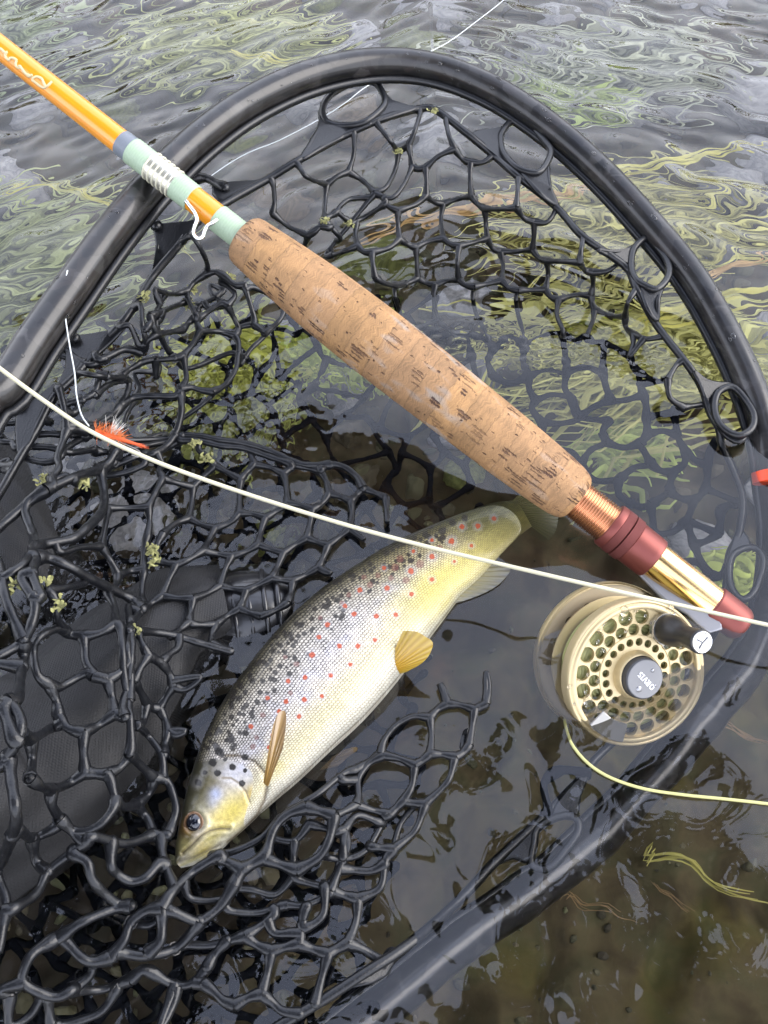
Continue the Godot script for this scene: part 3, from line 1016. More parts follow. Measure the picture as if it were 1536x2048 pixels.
	many(lf, [[455, 612, 470, 640, 478, 660, 470, 672], [470, 672, 440, 664, 400, 662], [400, 662, 384, 690, 367, 712], [392, 632, 395, 650, 400, 662], [470, 672, 480, 655, 508, 648], [455, 612, 440, 608, 400, 636], [455, 612, 470, 590, 452, 570, 440, 565], [330, 586, 305, 640, 290, 660], [367, 712, 340, 718, 300, 720, 280, 725], [280, 725, 250, 745, 245, 755], [245, 755, 200, 752, 165, 746]], .004)
	many(lf, [[281, 612, 285, 650, 290, 680, 282, 705], [240, 655, 260, 652, 278, 690], [300, 632, 320, 625, 350, 612, 372, 604], [300, 632, 306, 650, 315, 668], [315, 668, 335, 665, 365, 660], [365, 660, 378, 645, 392, 632], [290, 695, 296, 680, 315, 668], [367, 712, 372, 745, 372, 760, 362, 778], [362, 778, 382, 775, 400, 780, 425, 784], [425, 784, 450, 770, 470, 742, 475, 720, 478, 690, 470, 672]], .004)
	many(lf, [[362, 778, 350, 792, 310, 792, 270, 795, 240, 812], [240, 812, 252, 790, 258, 765, 245, 755], [240, 812, 220, 832, 175, 862], [175, 862, 150, 858, 135, 860], [362, 790, 362, 830, 350, 870, 330, 895, 305, 908], [240, 815, 215, 845, 160, 850, 138, 852], [135, 860, 125, 885, 115, 915, 118, 935, 105, 955, 108, 972], [118, 778, 130, 825, 135, 860], [190, 708, 200, 720, 245, 700, 265, 700]], .003, .0014)
	many(lf, [[270, 745, 278, 775, 270, 795], [270, 800, 255, 825, 248, 850, 255, 875], [330, 868, 290, 878, 262, 882], [362, 838, 400, 812, 425, 790], [255, 878, 245, 892, 225, 905], [372, 604, 385, 616, 395, 620], [420, 618, 445, 612, 455, 612], [395, 630, 400, 612, 440, 590, 448, 580], [368, 736, 395, 732, 425, 720, 462, 706], [480, 730, 500, 700, 530, 668], [420, 570, 425, 590, 455, 610]], -.004, .0011)
	many(lf, [[42, 912, 90, 925, 120, 915, 135, 895, 175, 870], [0, 850, 30, 845, 60, 840, 100, 845], [60, 870, 100, 868, 140, 870, 200, 866], [50, 893, 100, 895, 140, 905, 185, 900], [190, 868, 250, 880, 330, 878, 390, 874], [200, 905, 260, 898, 330, 885, 398, 882], [230, 930, 270, 915, 320, 902, 360, 880], [210, 950, 250, 945, 290, 928], [0, 880, 25, 885, 30, 895], [0, 930, 18, 920, 14, 940, 5, 940]], -.002, .0013)
	many(lf, [[210, 720, 175, 730, 130, 700, 105, 705], [200, 752, 190, 785, 165, 800, 150, 825], [190, 790, 215, 770, 240, 760], [165, 800, 140, 805, 128, 810], [175, 870, 190, 850, 218, 832], [225, 905, 232, 890, 228, 925, 215, 935], [313, 718, 318, 735, 312, 755], [318, 640, 312, 650, 330, 690, 345, 712], [100, 965, 130, 952, 150, 965]], .001, .0013)

	var ce := MB.new()
	many(ce, [[430, 931, 386, 974], [430, 931, 481, 959], [481, 959, 508, 928], [508, 928, 500, 905, 486, 888], [481, 959, 479, 990, 479, 1026], [386, 974, 384, 1005, 378, 1037], [378, 1037, 350, 1048, 326, 1068], [378, 1037, 405, 1050, 430, 1057], [430, 1057, 460, 1045, 479, 1026], [479, 1026, 505, 1028, 531, 1036], [531, 1036, 560, 1018, 575, 1006], [575, 1006, 572, 970, 567, 948], [567, 948, 540, 935, 508, 928], [567, 948, 590, 930]])
	many(ce, [[590, 930, 615, 936, 640, 941], [640, 941, 652, 962, 658, 987], [658, 987, 645, 1006, 625, 1019], [625, 1019, 600, 1010, 575, 1006], [658, 987, 680, 993, 702, 1003], [702, 1003, 715, 988, 726, 977], [726, 977, 750, 986, 772, 996], [772, 996, 773, 1020, 774, 1045], [702, 1003, 704, 1030, 699, 1057], [699, 1057, 678, 1075, 656, 1091], [656, 1091, 635, 1084, 614, 1076], [614, 1076, 620, 1050, 625, 1019], [614, 1076, 590, 1090, 567, 1106]])
	many(ce, [[567, 1106, 540, 1098, 516, 1089], [516, 1089, 522, 1062, 531, 1036], [516, 1089, 490, 1104, 463, 1112], [463, 1112, 436, 1108, 407, 1102], [407, 1102, 418, 1080, 430, 1057], [407, 1102, 380, 1118, 352, 1130], [352, 1130, 332, 1126, 313, 1122], [326, 957, 350, 965, 386, 974], [326, 957, 308, 990, 297, 1014], [352, 1130, 338, 1160, 324, 1192], [463, 1112, 450, 1140, 440, 1172]])
	many(ce, [[440, 1172, 414, 1187, 386, 1197], [386, 1197, 355, 1196, 324, 1192], [324, 1192, 300, 1208, 286, 1215], [386, 1197, 382, 1222, 378, 1245], [440, 1172, 468, 1178, 492, 1182], [492, 1182, 520, 1168, 544, 1156], [544, 1156, 556, 1132, 567, 1106], [544, 1156, 566, 1160, 585, 1162], [585, 1162, 612, 1150, 637, 1136], [637, 1136, 647, 1114, 656, 1091], [585, 1162, 582, 1185, 575, 1206], [575, 1206, 548, 1222, 521, 1232], [521, 1232, 500, 1226, 479, 1218], [479, 1218, 486, 1200, 492, 1182]])
	many(ce, [[479, 1218, 455, 1232, 432, 1249], [385, 1249, 408, 1250, 432, 1249], [432, 1249, 424, 1270, 422, 1290], [378, 1245, 350, 1268, 340, 1272], [699, 1057, 712, 1068, 728, 1080], [637, 1136, 650, 1144, 662, 1148], [326, 1068, 315, 1090, 313, 1122], [326, 957, 318, 940, 325, 930], [430, 931, 415, 912, 398, 900]])
	many(ce, [[262, 1263, 300, 1264, 345, 1270, 400, 1286, 463, 1303], [352, 870, 398, 872, 440, 880, 486, 886, 540, 902, 580, 920, 612, 930, 661, 930], [360, 880, 398, 882, 445, 892, 486, 896, 540, 914, 580, 928], [640, 941, 655, 931, 675, 930, 695, 938, 715, 956, 726, 977]], .001, .0014)

	var fl := MB.new()
	many(fl, [[232, 902, 218, 925, 200, 939], [200, 939, 156, 952, 91, 981], [91, 981, 49, 1012, 0, 1054, -30, 1080], [200, 939, 208, 985, 205, 1020, 180, 1050, 150, 1075, 122, 1083, 85, 1090, 72, 1095], [91, 981, 60, 1000, 50, 1020, 55, 1040, 66, 1070, 72, 1095], [72, 1095, 45, 1130, 0, 1160, -30, 1170], [96, 1116, 140, 1134, 182, 1158, 229, 1181, 262, 1198, 284, 1218]], .004, .0017)
	many(fl, [[213, 1017, 255, 1016, 297, 1014], [297, 1014, 299, 1046, 295, 1072], [326, 957, 312, 985, 297, 1014], [295, 1072, 288, 1100, 288, 1140], [216, 1020, 210, 1055, 203, 1093], [203, 1093, 160, 1095, 122, 1105], [203, 1093, 221, 1121, 236, 1150], [236, 1150, 234, 1165, 227, 1178], [236, 1150, 262, 1142, 288, 1138], [288, 1140, 284, 1180, 286, 1212], [94, 1181, 130, 1176, 167, 1166], [94, 1181, 112, 1200, 115, 1236, 128, 1259]])
	many(fl, [[128, 1259, 140, 1268, 167, 1272], [167, 1272, 200, 1266, 232, 1249], [232, 1249, 228, 1212, 216, 1186], [167, 1272, 170, 1300, 172, 1323, 187, 1352], [187, 1352, 172, 1346, 143, 1362, 117, 1375, 99, 1370], [99, 1370, 75, 1349, 67, 1302, 78, 1276, 110, 1258, 128, 1259], [187, 1352, 204, 1356, 216, 1360], [216, 1360, 240, 1345, 262, 1318], [216, 1360, 224, 1396, 229, 1427], [229, 1427, 198, 1450, 167, 1466]], .0, .00135)
	many(fl, [[167, 1466, 135, 1456, 117, 1432], [117, 1432, 112, 1400, 99, 1370], [229, 1427, 250, 1434], [117, 1450, 100, 1458, 62, 1480], [62, 1480, 48, 1464], [62, 1480, 64, 1523, 60, 1557], [60, 1557, 80, 1572, 102, 1580], [102, 1580, 135, 1568, 170, 1545], [170, 1545, 167, 1497, 169, 1466], [170, 1545, 187, 1547, 213, 1549], [213, 1549, 242, 1534, 260, 1508], [102, 1580, 104, 1610, 120, 1638]], .0, .00135)
	many(fl, [[240, 1256, 245, 1300, 248, 1345, 255, 1395, 260, 1437, 262, 1490, 258, 1508], [256, 1215, 264, 1262, 262, 1315, 256, 1367, 246, 1411, 250, 1434], [288, 1212, 268, 1240, 258, 1262], [262, 1240, 255, 1300, 262, 1350, 258, 1400], [258, 1508, 281, 1531, 307, 1555], [307, 1555, 325, 1558, 338, 1568, 352, 1615, 344, 1650, 335, 1670], [307, 1558, 297, 1588, 271, 1610], [271, 1610, 250, 1614, 232, 1599, 221, 1560, 213, 1549], [271, 1610, 285, 1625, 297, 1641, 306, 1668]], .001, .00135)
	many(fl, [[276, 1266, 285, 1290, 297, 1312], [297, 1312, 281, 1336, 268, 1362], [268, 1362, 282, 1385, 294, 1409], [294, 1409, 286, 1445, 275, 1452], [297, 1312, 323, 1325], [323, 1325, 340, 1350, 346, 1372], [346, 1372, 325, 1406, 318, 1417], [318, 1417, 300, 1414], [323, 1325, 340, 1308, 357, 1294], [346, 1372, 372, 1378, 400, 1354], [318, 1417, 330, 1440, 336, 1463], [336, 1463, 330, 1490, 328, 1510], [271, 1450, 294, 1469, 323, 1510, 326, 1550], [336, 1463, 355, 1470, 370, 1462]], .0, .0012)
	many(fl, [[-20, 1090, 0, 1134, 13, 1200, 47, 1278], [73, 1116, 65, 1147, 81, 1194], [44, 1158, 70, 1207, 62, 1252, 44, 1285, 0, 1312, -30, 1322], [47, 1285, 47, 1318, 40, 1360, 36, 1396], [-40, 1400, 0, 1402, 26, 1412, 42, 1443, 34, 1484, 0, 1528, -30, 1545], [8, 1417, 18, 1450, 26, 1475], [18, 1521, 24, 1570, 31, 1615, 29, 1658, 0, 1728, -20, 1745]], .004, .0016)
	many(fl, [[120, 1638, 146, 1661, 175, 1661, 205, 1645, 226, 1618], [38, 1658, 64, 1676, 111, 1655], [64, 1676, 73, 1722, 96, 1743], [172, 1685, 140, 1708, 96, 1743, 73, 1787, 29, 1816, 10, 1822], [172, 1685, 187, 1673, 250, 1687, 306, 1670], [306, 1670, 322, 1674, 335, 1670], [120, 1638, 150, 1668, 172, 1685], [322, 1674, 327, 1717, 350, 1778], [-10, 1746, 12, 1798, 9, 1833, -4, 1906]], .002, .0014)

	var fr := MB.new()
	many(fr, [[146, 1708, 175, 1725, 187, 1763, 233, 1807, 262, 1813], [222, 1728, 233, 1746, 262, 1763, 292, 1755, 318, 1728], [440, 1711, 405, 1730, 379, 1749, 344, 1784, 324, 1816], [324, 1816, 292, 1822, 262, 1845, 248, 1880, 222, 1915], [222, 1915, 187, 1924, 163, 1915, 125, 1877, 108, 1880], [108, 1880, 67, 1906, 50, 1935, 47, 1965, 87, 1988, 117, 1994, 146, 1979], [120, 1876, 163, 1845, 233, 1816, 262, 1813]], .003, .0015)
	many(fr, [[324, 1816, 352, 1826, 388, 1842, 404, 1841, 441, 1812, 467, 1771], [467, 1771, 482, 1740], [248, 1906, 292, 1912, 350, 1897, 388, 1860, 400, 1842], [324, 1830, 321, 1880, 297, 1906], [482, 1740, 456, 1724, 430, 1714], [482, 1740, 526, 1716], [526, 1716, 534, 1703, 547, 1661, 573, 1630, 612, 1615], [612, 1615, 638, 1622, 668, 1632], [668, 1632, 659, 1677, 638, 1714, 594, 1740], [594, 1740, 560, 1729, 526, 1716]], .002, .0015)
	many(fr, [[470, 1776, 503, 1779, 550, 1789, 581, 1760, 590, 1742], [547, 1677, 589, 1682, 620, 1646], [589, 1682, 586, 1734], [620, 1648, 665, 1661, 683, 1669], [378, 1794, 409, 1802, 451, 1799], [599, 1760, 646, 1771, 670, 1750, 683, 1715], [652, 1714, 694, 1717, 730, 1702, 752, 1670, 769, 1634], [576, 1810, 612, 1810, 659, 1784, 685, 1721], [456, 1820, 516, 1826, 560, 1812], [443, 1708, 472, 1701, 521, 1677, 555, 1641]], -.001)
	many(fr, [[660, 1786, 663, 1778, 682, 1729, 695, 1690, 686, 1660], [673, 1785, 715, 1798], [715, 1798, 760, 1775, 770, 1723, 786, 1700], [715, 1798, 712, 1843, 695, 1886], [695, 1886, 656, 1908], [656, 1908, 625, 1898, 598, 1887], [598, 1887, 542, 1902], [542, 1902, 515, 1890, 490, 1872], [598, 1887, 607, 1830, 614, 1812], [542, 1902, 536, 1941, 523, 1988], [523, 1988, 500, 1994, 470, 2010]], .0, .0013)
	many(fr, [[523, 1988, 545, 2005, 565, 2022, 600, 2028], [656, 1908, 643, 1957, 630, 2008], [695, 1886, 725, 1898, 741, 1908, 762, 1922], [695, 1739, 741, 1742, 770, 1728], [611, 1856, 646, 1830, 650, 1778], [549, 1866, 581, 1866], [490, 1872, 425, 1890, 373, 1890, 350, 1897], [490, 1872, 510, 1860, 549, 1830], [414, 1935, 429, 1909, 455, 1880], [408, 1967, 430, 1985, 448, 2002, 470, 2010]], .0, .0013)
	many(fr, [[303, 1944, 350, 1970, 388, 1965, 414, 1935], [353, 1976, 344, 2014, 318, 2060], [146, 1979, 204, 1979, 262, 1959], [233, 1979, 198, 2026, 117, 2052], [96, 1997, 102, 2045], [388, 1965, 408, 1967], [262, 1959, 285, 1940, 303, 1944], [187, 1924, 180, 1950, 146, 1979], [262, 1845, 300, 1850, 324, 1830], [0, 1980, 20, 1990, 47, 1965], [20, 2050, 60, 2030, 87, 1988]], -.001, .0013)
	many(fr, [[972, 1345, 978, 1376, 972, 1408], [972, 1408, 949, 1419], [949, 1419, 920, 1410, 894, 1408], [894, 1408, 886, 1376, 880, 1370], [894, 1408, 876, 1418, 860, 1435], [860, 1435, 824, 1433, 788, 1454, 767, 1483, 761, 1508], [860, 1435, 863, 1472, 860, 1508], [949, 1419, 944, 1454, 938, 1490], [938, 1490, 925, 1506, 911, 1514], [911, 1514, 886, 1509, 860, 1508], [860, 1508, 846, 1520, 829, 1530], [829, 1530, 798, 1517, 767, 1511], [767, 1511, 738, 1527, 717, 1558, 717, 1592, 712, 1610]], .001)
	many(fr, [[829, 1530, 824, 1571, 808, 1600], [808, 1600, 780, 1629], [780, 1629, 746, 1621, 712, 1610], [712, 1610, 690, 1622, 668, 1632], [910, 1514, 899, 1556, 881, 1579, 850, 1608], [850, 1608, 816, 1605], [850, 1610, 829, 1662, 787, 1698], [787, 1698, 746, 1694], [756, 1644, 715, 1631, 688, 1660], [688, 1660, 670, 1664], [688, 1660, 686, 1715], [780, 1629, 769, 1634], [761, 1508, 735, 1525, 712, 1540], [712, 1540, 686, 1548, 638, 1586, 586, 1617, 573, 1630], [686, 1561, 712, 1561]], .0005)
	many(fr, [[787, 1698, 800, 1650, 830, 1610], [938, 1490, 925, 1500, 930, 1470], [780, 1905, 760, 1925, 735, 1945]], -.002)
	cobweb(fr, [790, 1906, 782, 1925, 768, 1948, 742, 1962, 700, 1972, 728, 1947, 760, 1925], -.001)

	knit([smooth(cp, .003)])
	put("rubber_mesh", up, rub, net)
	put("rubber_mesh", dn, wet, net)
	put("rubber_mesh", lf, rub, net)
	put("rubber_mesh", ce, rub, net)
	put("rubber_mesh", fl, rub, net)
	put("rubber_mesh", fr, rub, net)
	# the rest of the bag, sunk below the surface in the same cells
	var sk := MB.new()
	rng.seed = 52
	var nodes := {}
	var pitch := 78.0
	for j in range(0, 26):
		for i in range(-1, 16):
			for k in 2:
				var x := (i + .5 * (j % 2)) * pitch
				var y := 560.0 + j * pitch * .84 + (pitch * .28 if k else -pitch * .28) * .9
				var ox := nz2.get_noise_2d(x * .35, y * .35) * 46.0 + rng.randf_range(-9, 9)
				var oy := nz2.get_noise_2d(x * .35 + 700.0, y * .35) * 46.0 + rng.randf_range(-9, 9)
				nodes[Vector3i(i, j, k)] = Vector3(x + ox, y + oy, -.022 + .016 * nz2.get_noise_2d(x * .25, y * .25 + 200.0))
	for key in nodes:
		var a: Vector3 = nodes[key]
		var near := []
		if key.z == 0:
			near = [Vector3i(key.x, key.y, 1)]
		else:
			near = [Vector3i(key.x + (key.y % 2) - 1, key.y + 1, 0), Vector3i(key.x + (key.y % 2), key.y + 1, 0)]
		for q in near:
			if not nodes.has(q):
				continue
			var c: Vector3 = nodes[q]
			var m := (a + c) * .5
			# keep to the bag: inside the hoop, short of the open water right of the trout
			if m.x > (960.0 if m.y < 1080.0 else 850.0 - maxf(0.0, m.y - 1500.0) * .25) or m.y > 2060.0 or m.y < 600.0 + maxf(0.0, 420.0 - m.x) * .25 or m.x < -40.0:
				continue
			weld(sk, PackedVector3Array([on(a.x, a.y, a.z), on(m.x + rng.randf_range(-4, 4), m.y + rng.randf_range(-4, 4), m.z - .0008), on(c.x, c.y, c.z)]), .00125)
	put("rubber_mesh", sk, wet, net)

	# beads of water on the hoop
	rng.seed = 70
	var wb := MB.new()
	for i in 190:
		var k := rng.randi_range(4, hp.size() - 6)
		var t := (hp[k + 1] - hp[k]).normalized()
		var a := (Vector3.UP - t * t.y).normalized()
		var c := t.cross(a)
		var an := rng.randf_range(-1.5, 1.5)
		var nrm := a * cos(an) + c * sin(an)
		var sz := rng.randf_range(.0003, .0008) if rng.randf() < .8 else rng.randf_range(.0008, .0015)
		var o := hp[k].lerp(hp[k + 1], rng.randf()) + nrm * .0071
		if o.y < .004:
			continue
		wb.ball(o, t * sz * rng.randf_range(.8, 1.7), nrm * sz * .55, t.cross(nrm) * -sz, 8, 6)
	var drop := StandardMaterial3D.new()
	drop.albedo_color = Color(1, 1, 1, 0)
	drop.transparency = BaseMaterial3D.TRANSPARENCY_ALPHA
	drop.roughness = 0.0
	drop.refraction_enabled = true
	drop.refraction_scale = .033
	var beads := put("water_beads", wb, drop, net)
	beads.set_meta("kind", "stuff")

	# small bits of algae caught on the mesh
	var am := mat(.34, .33, .12, 0.8)
	rng.seed = 33
	for q in [[385, 580, 5, "on the strand just left of the cork end"], [374, 606, 5, "below the scrap left of the cork end"], [290, 590, 4, "on the left edge cord below the rod"], [455, 555, 4, "tight against the end of the cork grip"], [648, 440, 3, "on a joint above the cork end"], [702, 447, 3, "on crossing strands above the cork grip"], [797, 302, 3, "on a joint below the top loop"], [868, 222, 3, "on the edge cord under the hoop top"], [415, 915, 4, "left of the middle, just above the ivory line"], [392, 885, 3, "on the folded cord above the ivory line"], [170, 962, 5, "in the big loop below the fly"], [84, 960, 4, "left of the big loop below the fly"], [306, 1100, 4, "on the strand above the boot"], [306, 1125, 4, "hanging just above the boot"], [88, 1165, 3, "on the strand at the left over the wader leg"], [118, 1212, 3, "on the joint above the wader leg"], [268, 1262, 3, "where strands meet beside the boot"], [28, 1172, 4, "near the left edge over the wader leg"], [277, 712, 3, "on the joint right of the left webbing"], [345, 728, 3, "on the strand above the fly"], [744, 160, 3, "on the top loop of the hoop"]]:
		var b := MB.new()
		var c := on(q[0], q[1], lay(q[0], q[1]) + .003)
		for i in 20:
			var d := Vector3(rng.randfn(), rng.randf_range(-.2, .4), rng.randfn()).normalized()
			var s: float = q[2] * .00042
			var k := rng.randf_range(.6, 1.3)
			var o := c + Vector3(rng.randfn(), 0, rng.randfn()) * s * .7
			b.tint = Color(.24 * k, .235 * k, .09 * k)
			ribbon(b, smooth(PackedVector3Array([o, o + d * s * .7 + Vector3(rng.randfn(), rng.randfn(), rng.randfn()) * s * .3, o + d * s * 1.4]), .0005), .0005)
		var m := am.duplicate()
		m.albedo_color = Color.WHITE
		m.vertex_color_use_as_albedo = true
		tag(put("algae_scrap", b, m), "scrap of pale algae " + q[3], "algae", "scraps of algae caught on the mesh")

func many_at(b: MB, list: Array, h: float) -> void:
	for a in list:
		strand3(b, path(a, h, h), .0015)

# ---------------------------------------------------------------- trout
# outline of the flank from snout to tail: back edge x, y, belly edge x, y, height of the mid line, plumpness
const TROUT := [
	[350, 1724, 362, 1736, .006, .20], [352, 1690, 404, 1724, .0065, .22], [360, 1640, 448, 1692, .007, .24], [372, 1586, 496, 1648, .007, .25],
	[390, 1524, 548, 1598, .007, .26], [410, 1470, 598, 1554, .007, .27], [446, 1402, 664, 1490, .007, .28], [492, 1336, 730, 1428, .007, .28],
	[552, 1262, 790, 1360, .006, .28], [626, 1190, 844, 1290, .005, .28], [706, 1133, 884, 1238, .004, .27], [790, 1083, 918, 1194, .002, .27],
	[866, 1049, 959, 1156, .0008, .25], [930, 1024, 1002, 1108, -.0004, .21], [986, 1006, 1040, 1070, -.0018, .17], [1034, 1000, 1064, 1052, -.0045, .16]]

func cr(k: int, s: float) -> float:
	var n := TROUT.size()
	var i := clampi(int(s), 0, n - 2)
	var f := s - i
	var a: float = TROUT[maxi(i - 1, 0)][k]
	var b: float = TROUT[i][k]
	var c: float = TROUT[i + 1][k]
	var d: float = TROUT[mini(i + 2, n - 1)][k]
	return cubic_interpolate(b, c, a, d, f)

func flank_px(s: float, q: float) -> Vector2:
	return Vector2(lerpf(cr(0, s), cr(2, s), q), lerpf(cr(1, s), cr(3, s), q))

func flank_sq(x: float, y: float) -> Vector2:       # station and share of the depth for a spot on the flank
	var best := Vector2(0, 0)
	var bd := 1e9
	for i in 301:
		var s := i * 0.05
		var d := Vector2(cr(0, s), cr(1, s))
		var v := Vector2(cr(2, s), cr(3, s))
		var q := clampf((Vector2(x, y) - d).dot(v - d) / (v - d).length_squared(), 0.0, 1.0)
		var e := (d.lerp(v, q) - Vector2(x, y)).length_squared()
		if e < bd:
			bd = e
			best = Vector2(s, q)
	return best

func seg_dist(p: Vector2, line: PackedVector2Array) -> float:
	var best := 1e9
	for i in line.size() - 1:
		var c := Geometry2D.get_closest_point_to_segment(p, line[i], line[i + 1])
		best = minf(best, c.distance_squared_to(p))
	return sqrt(best)

var gill := PackedVector2Array([Vector2(440, 1512), Vector2(475, 1511), Vector2(510, 1522), Vector2(530, 1545), Vector2(534, 1572), Vector2(529, 1600), Vector2(514, 1630), Vector2(486, 1660), Vector2(455, 1684)])
var cheek := PackedVector2Array([Vector2(445, 1556), Vector2(462, 1556), Vector2(478, 1566), Vector2(492, 1582), Vector2(500, 1604)])
var mouth := PackedVector2Array([Vector2(366, 1706), Vector2(384, 1690), Vector2(402, 1672), Vector2(420, 1661), Vector2(440, 1657), Vector2(458, 1658)])
var jaw := PackedVector2Array([Vector2(358, 1722), Vector2(384, 1716), Vector2(410, 1704), Vector2(440, 1690)])
var eye_px := Vector2(389, 1646)

func flank_h(s: float, q: float) -> float:
	var w := (on(cr(2, s), cr(3, s), 0.0) - on(cr(0, s), cr(1, s), 0.0)).length()
	var lift := 2.0 * sqrt(maxf(q * (1.0 - q), 0.0))
	var h := cr(4, s) + w * cr(5, s) * pow(lift, 0.92)
	if s < 5.0:
		var p := flank_px(s, q)
		var k := minf(1.0, lift * 1.6)
		h -= .0013 * k * exp(-pow(seg_dist(p, gill) / 4.0, 2.0))
		h -= .0006 * k * exp(-pow(seg_dist(p, cheek) / 4.0, 2.0))
		h -= .0007 * k * exp(-pow(seg_dist(p, mouth) / 3.2, 2.0))
		h += .0006 * k * exp(-pow((seg_dist(p, mouth) - 8.0) / 5.0, 2.0))
		h -= .0005 * k * exp(-pow(seg_dist(p, jaw) / 3.0, 2.0))
		var e := p.distance_to(eye_px)
		h += .0009 * k * exp(-pow((e - 25.0) / 7.0, 2.0)) - .0010 * k * exp(-pow(e / 15.0, 2.0))
	return h

func flank(s: float, q: float, lift := 0.0) -> Vector3:
	var p := flank_px(s, q)
	return on(p.x, p.y, flank_h(s, q) + lift)

func stops(list: Array, q: float) -> Vector3:
	for i in list.size() - 1:
		if q <= list[i + 1][0]:
			return (list[i][1] as Vector3).lerp(list[i + 1][1], (q - list[i][0]) / (list[i + 1][0] - list[i][0]))
	return list[-1][1]

func trout_images() -> Array:
	var w := 1792
	var h := 640
	var body := [[0.0, Vector3(.020, .017, .009)], [.05, Vector3(.075, .066, .040)], [.15, Vector3(.20, .18, .140)], [.30, Vector3(.32, .30, .265)], [.46, Vector3(.41, .39, .375)], [.62, Vector3(.48, .44, .34)], [.80, Vector3(.54, .50, .33)], [.91, Vector3(.56, .54, .48)], [1.0, Vector3(.56, .55, .52)]]
	var rear := [[0.0, Vector3(.016, .015, .007)], [.10, Vector3(.08, .068, .028)], [.26, Vector3(.21, .18, .095)], [.44, Vector3(.36, .32, .20)], [.62, Vector3(.47, .41, .12)], [.80, Vector3(.52, .46, .12)], [.93, Vector3(.52, .475, .22)], [1.0, Vector3(.50, .48, .36)]]
	var stem := [[0.0, Vector3(.05, .05, .018)], [.3, Vector3(.10, .095, .03)], [.6, Vector3(.25, .225, .07)], [.85, Vector3(.36, .32, .11)], [1.0, Vector3(.40, .36, .18)]]
	var head := [[0.0, Vector3(.028, .026, .012)], [.16, Vector3(.05, .044, .018)], [.30, Vector3(.12, .10, .04)], [.44, Vector3(.32, .285, .22)], [.60, Vector3(.42, .375, .25)], [.76, Vector3(.44, .39, .20)], [.88, Vector3(.50, .48, .40)], [1.0, Vector3(.55, .54, .51)]]
	var blobs := [[500, 1540, 34, Vector3(.47, .46, .48), .9], [462, 1545, 26, Vector3(.44, .43, .44), .75], [516, 1600, 25, Vector3(.62, .38, .02), 1.0], [505, 1628, 18, Vector3(.58, .42, .06), .8], [470, 1628, 32, Vector3(.52, .42, .07), .85], [440, 1640, 26, Vector3(.52, .42, .12), .75], [432, 1588, 13, Vector3(.33, .38, .55), .7], [424, 1606, 13, Vector3(.36, .40, .55), .4], [408, 1704, 20, Vector3(.46, .36, .08), .8], [372, 1692, 18, Vector3(.30, .26, .10), .6], [420, 1678, 12, Vector3(.44, .38, .12), .6], [405, 1616, 20, Vector3(.20, .19, .13), .6], [548, 1480, 20, Vector3(.46, .31, .07), .7], [552, 1530, 18, Vector3(.52, .44, .17), .6], [372, 1656, 17, Vector3(.16, .085, .02), .85]]
	var red := [[988, 1037, 5], [956, 1052, 5.5], [924, 1053, 5.5], [903, 1082, 6.5], [943, 1091, 4], [864, 1080, 4], [864, 1113, 6], [909, 1123, 3.5], [827, 1102, 4], [822, 1142, 6.5], [864, 1159, 5], [768, 1136, 4.5], [774, 1176, 6], [823, 1188, 5], [720, 1180, 5.5], [708, 1228, 5.5], [753, 1232, 5.5], [792, 1229, 5], [750, 1280, 4.5], [716, 1292, 5.5], [701, 1329, 4.5], [655, 1249, 5.5], [638, 1274, 5.5], [679, 1292, 5.5], [624, 1310, 6.5], [661, 1350, 5], [535, 1396, 5], [572, 1403, 5.5], [609, 1399, 5.5], [644, 1392, 4.5], [558, 1423, 5], [502, 1453, 5.5], [598, 1433, 5], [546, 1470, 5], [538, 1495, 5], [576, 1362, 5.5], [610, 1355, 5.5], [662, 1352, 4], [690, 1212, 5]]
	var maroon := [[756, 1151, 6], [782, 1156, 6], [728, 1154, 5.5], [684, 1206, 5.5], [697, 1190, 5.5], [570, 1314, 5], [593, 1328, 6], [506, 1493, 6], [513, 1475, 5], [526, 1430, 6], [581, 1386, 5.5], [800, 1118, 8], [840, 1128, 9], [812, 1160, 8], [790, 1135, 8], [740, 1170, 7], [880, 1095, 6], [640, 1235, 5]]
	var dark := [[658, 1206, 5.5], [629, 1218, 6], [603, 1249, 6], [624, 1237, 5.5], [608, 1267, 5.5], [580, 1268, 6], [546, 1301, 6.5], [586, 1291, 5.5], [541, 1320, 6], [560, 1332, 6], [513, 1328, 6.5], [492, 1411, 6.5], [463, 1434, 6.5], [435, 1460, 7], [460, 1479, 7.5], [466, 1394, 7], [463, 1414, 6], [505, 1433, 6], [480, 1372, 7], [500, 1350, 6], [525, 1362, 6], [450, 1445, 6], [430, 1490, 7], [700, 1150, 6], [670, 1165, 6], [740, 1128, 6], [775, 1105, 6], [820, 1085, 7], [850, 1068, 7], [885, 1062, 9], [905, 1045, 8], [930, 1036, 7], [520, 1385, 6], [490, 1385, 6], [550, 1345, 6]]
	var headspots := [[490, 1515, 7], [465, 1534, 7.5], [435, 1546, 7.5], [484, 1567, 7], [490, 1541, 5], [396, 1565, 7.5], [425, 1525, 9], [437, 1503, 9], [410, 1545, 5]]
	rng.seed = 41
	for i in 150:
		var p := flank_px(rng.randf_range(4.4, 12.0), rng.randf_range(.02, .33))
		dark.append([p.x, p.y, rng.randf_range(3.0, 6.5)])
	var f := FastNoiseLite.new()
	f.frequency = 1.0
	f.fractal_octaves = 3
	var rgb := PackedFloat32Array()
	rgb.resize(w * h * 3)
	var ht := PackedFloat32Array()
	ht.resize(w * h)
	var along := 0.0
	var last := flank_px(0, .5)
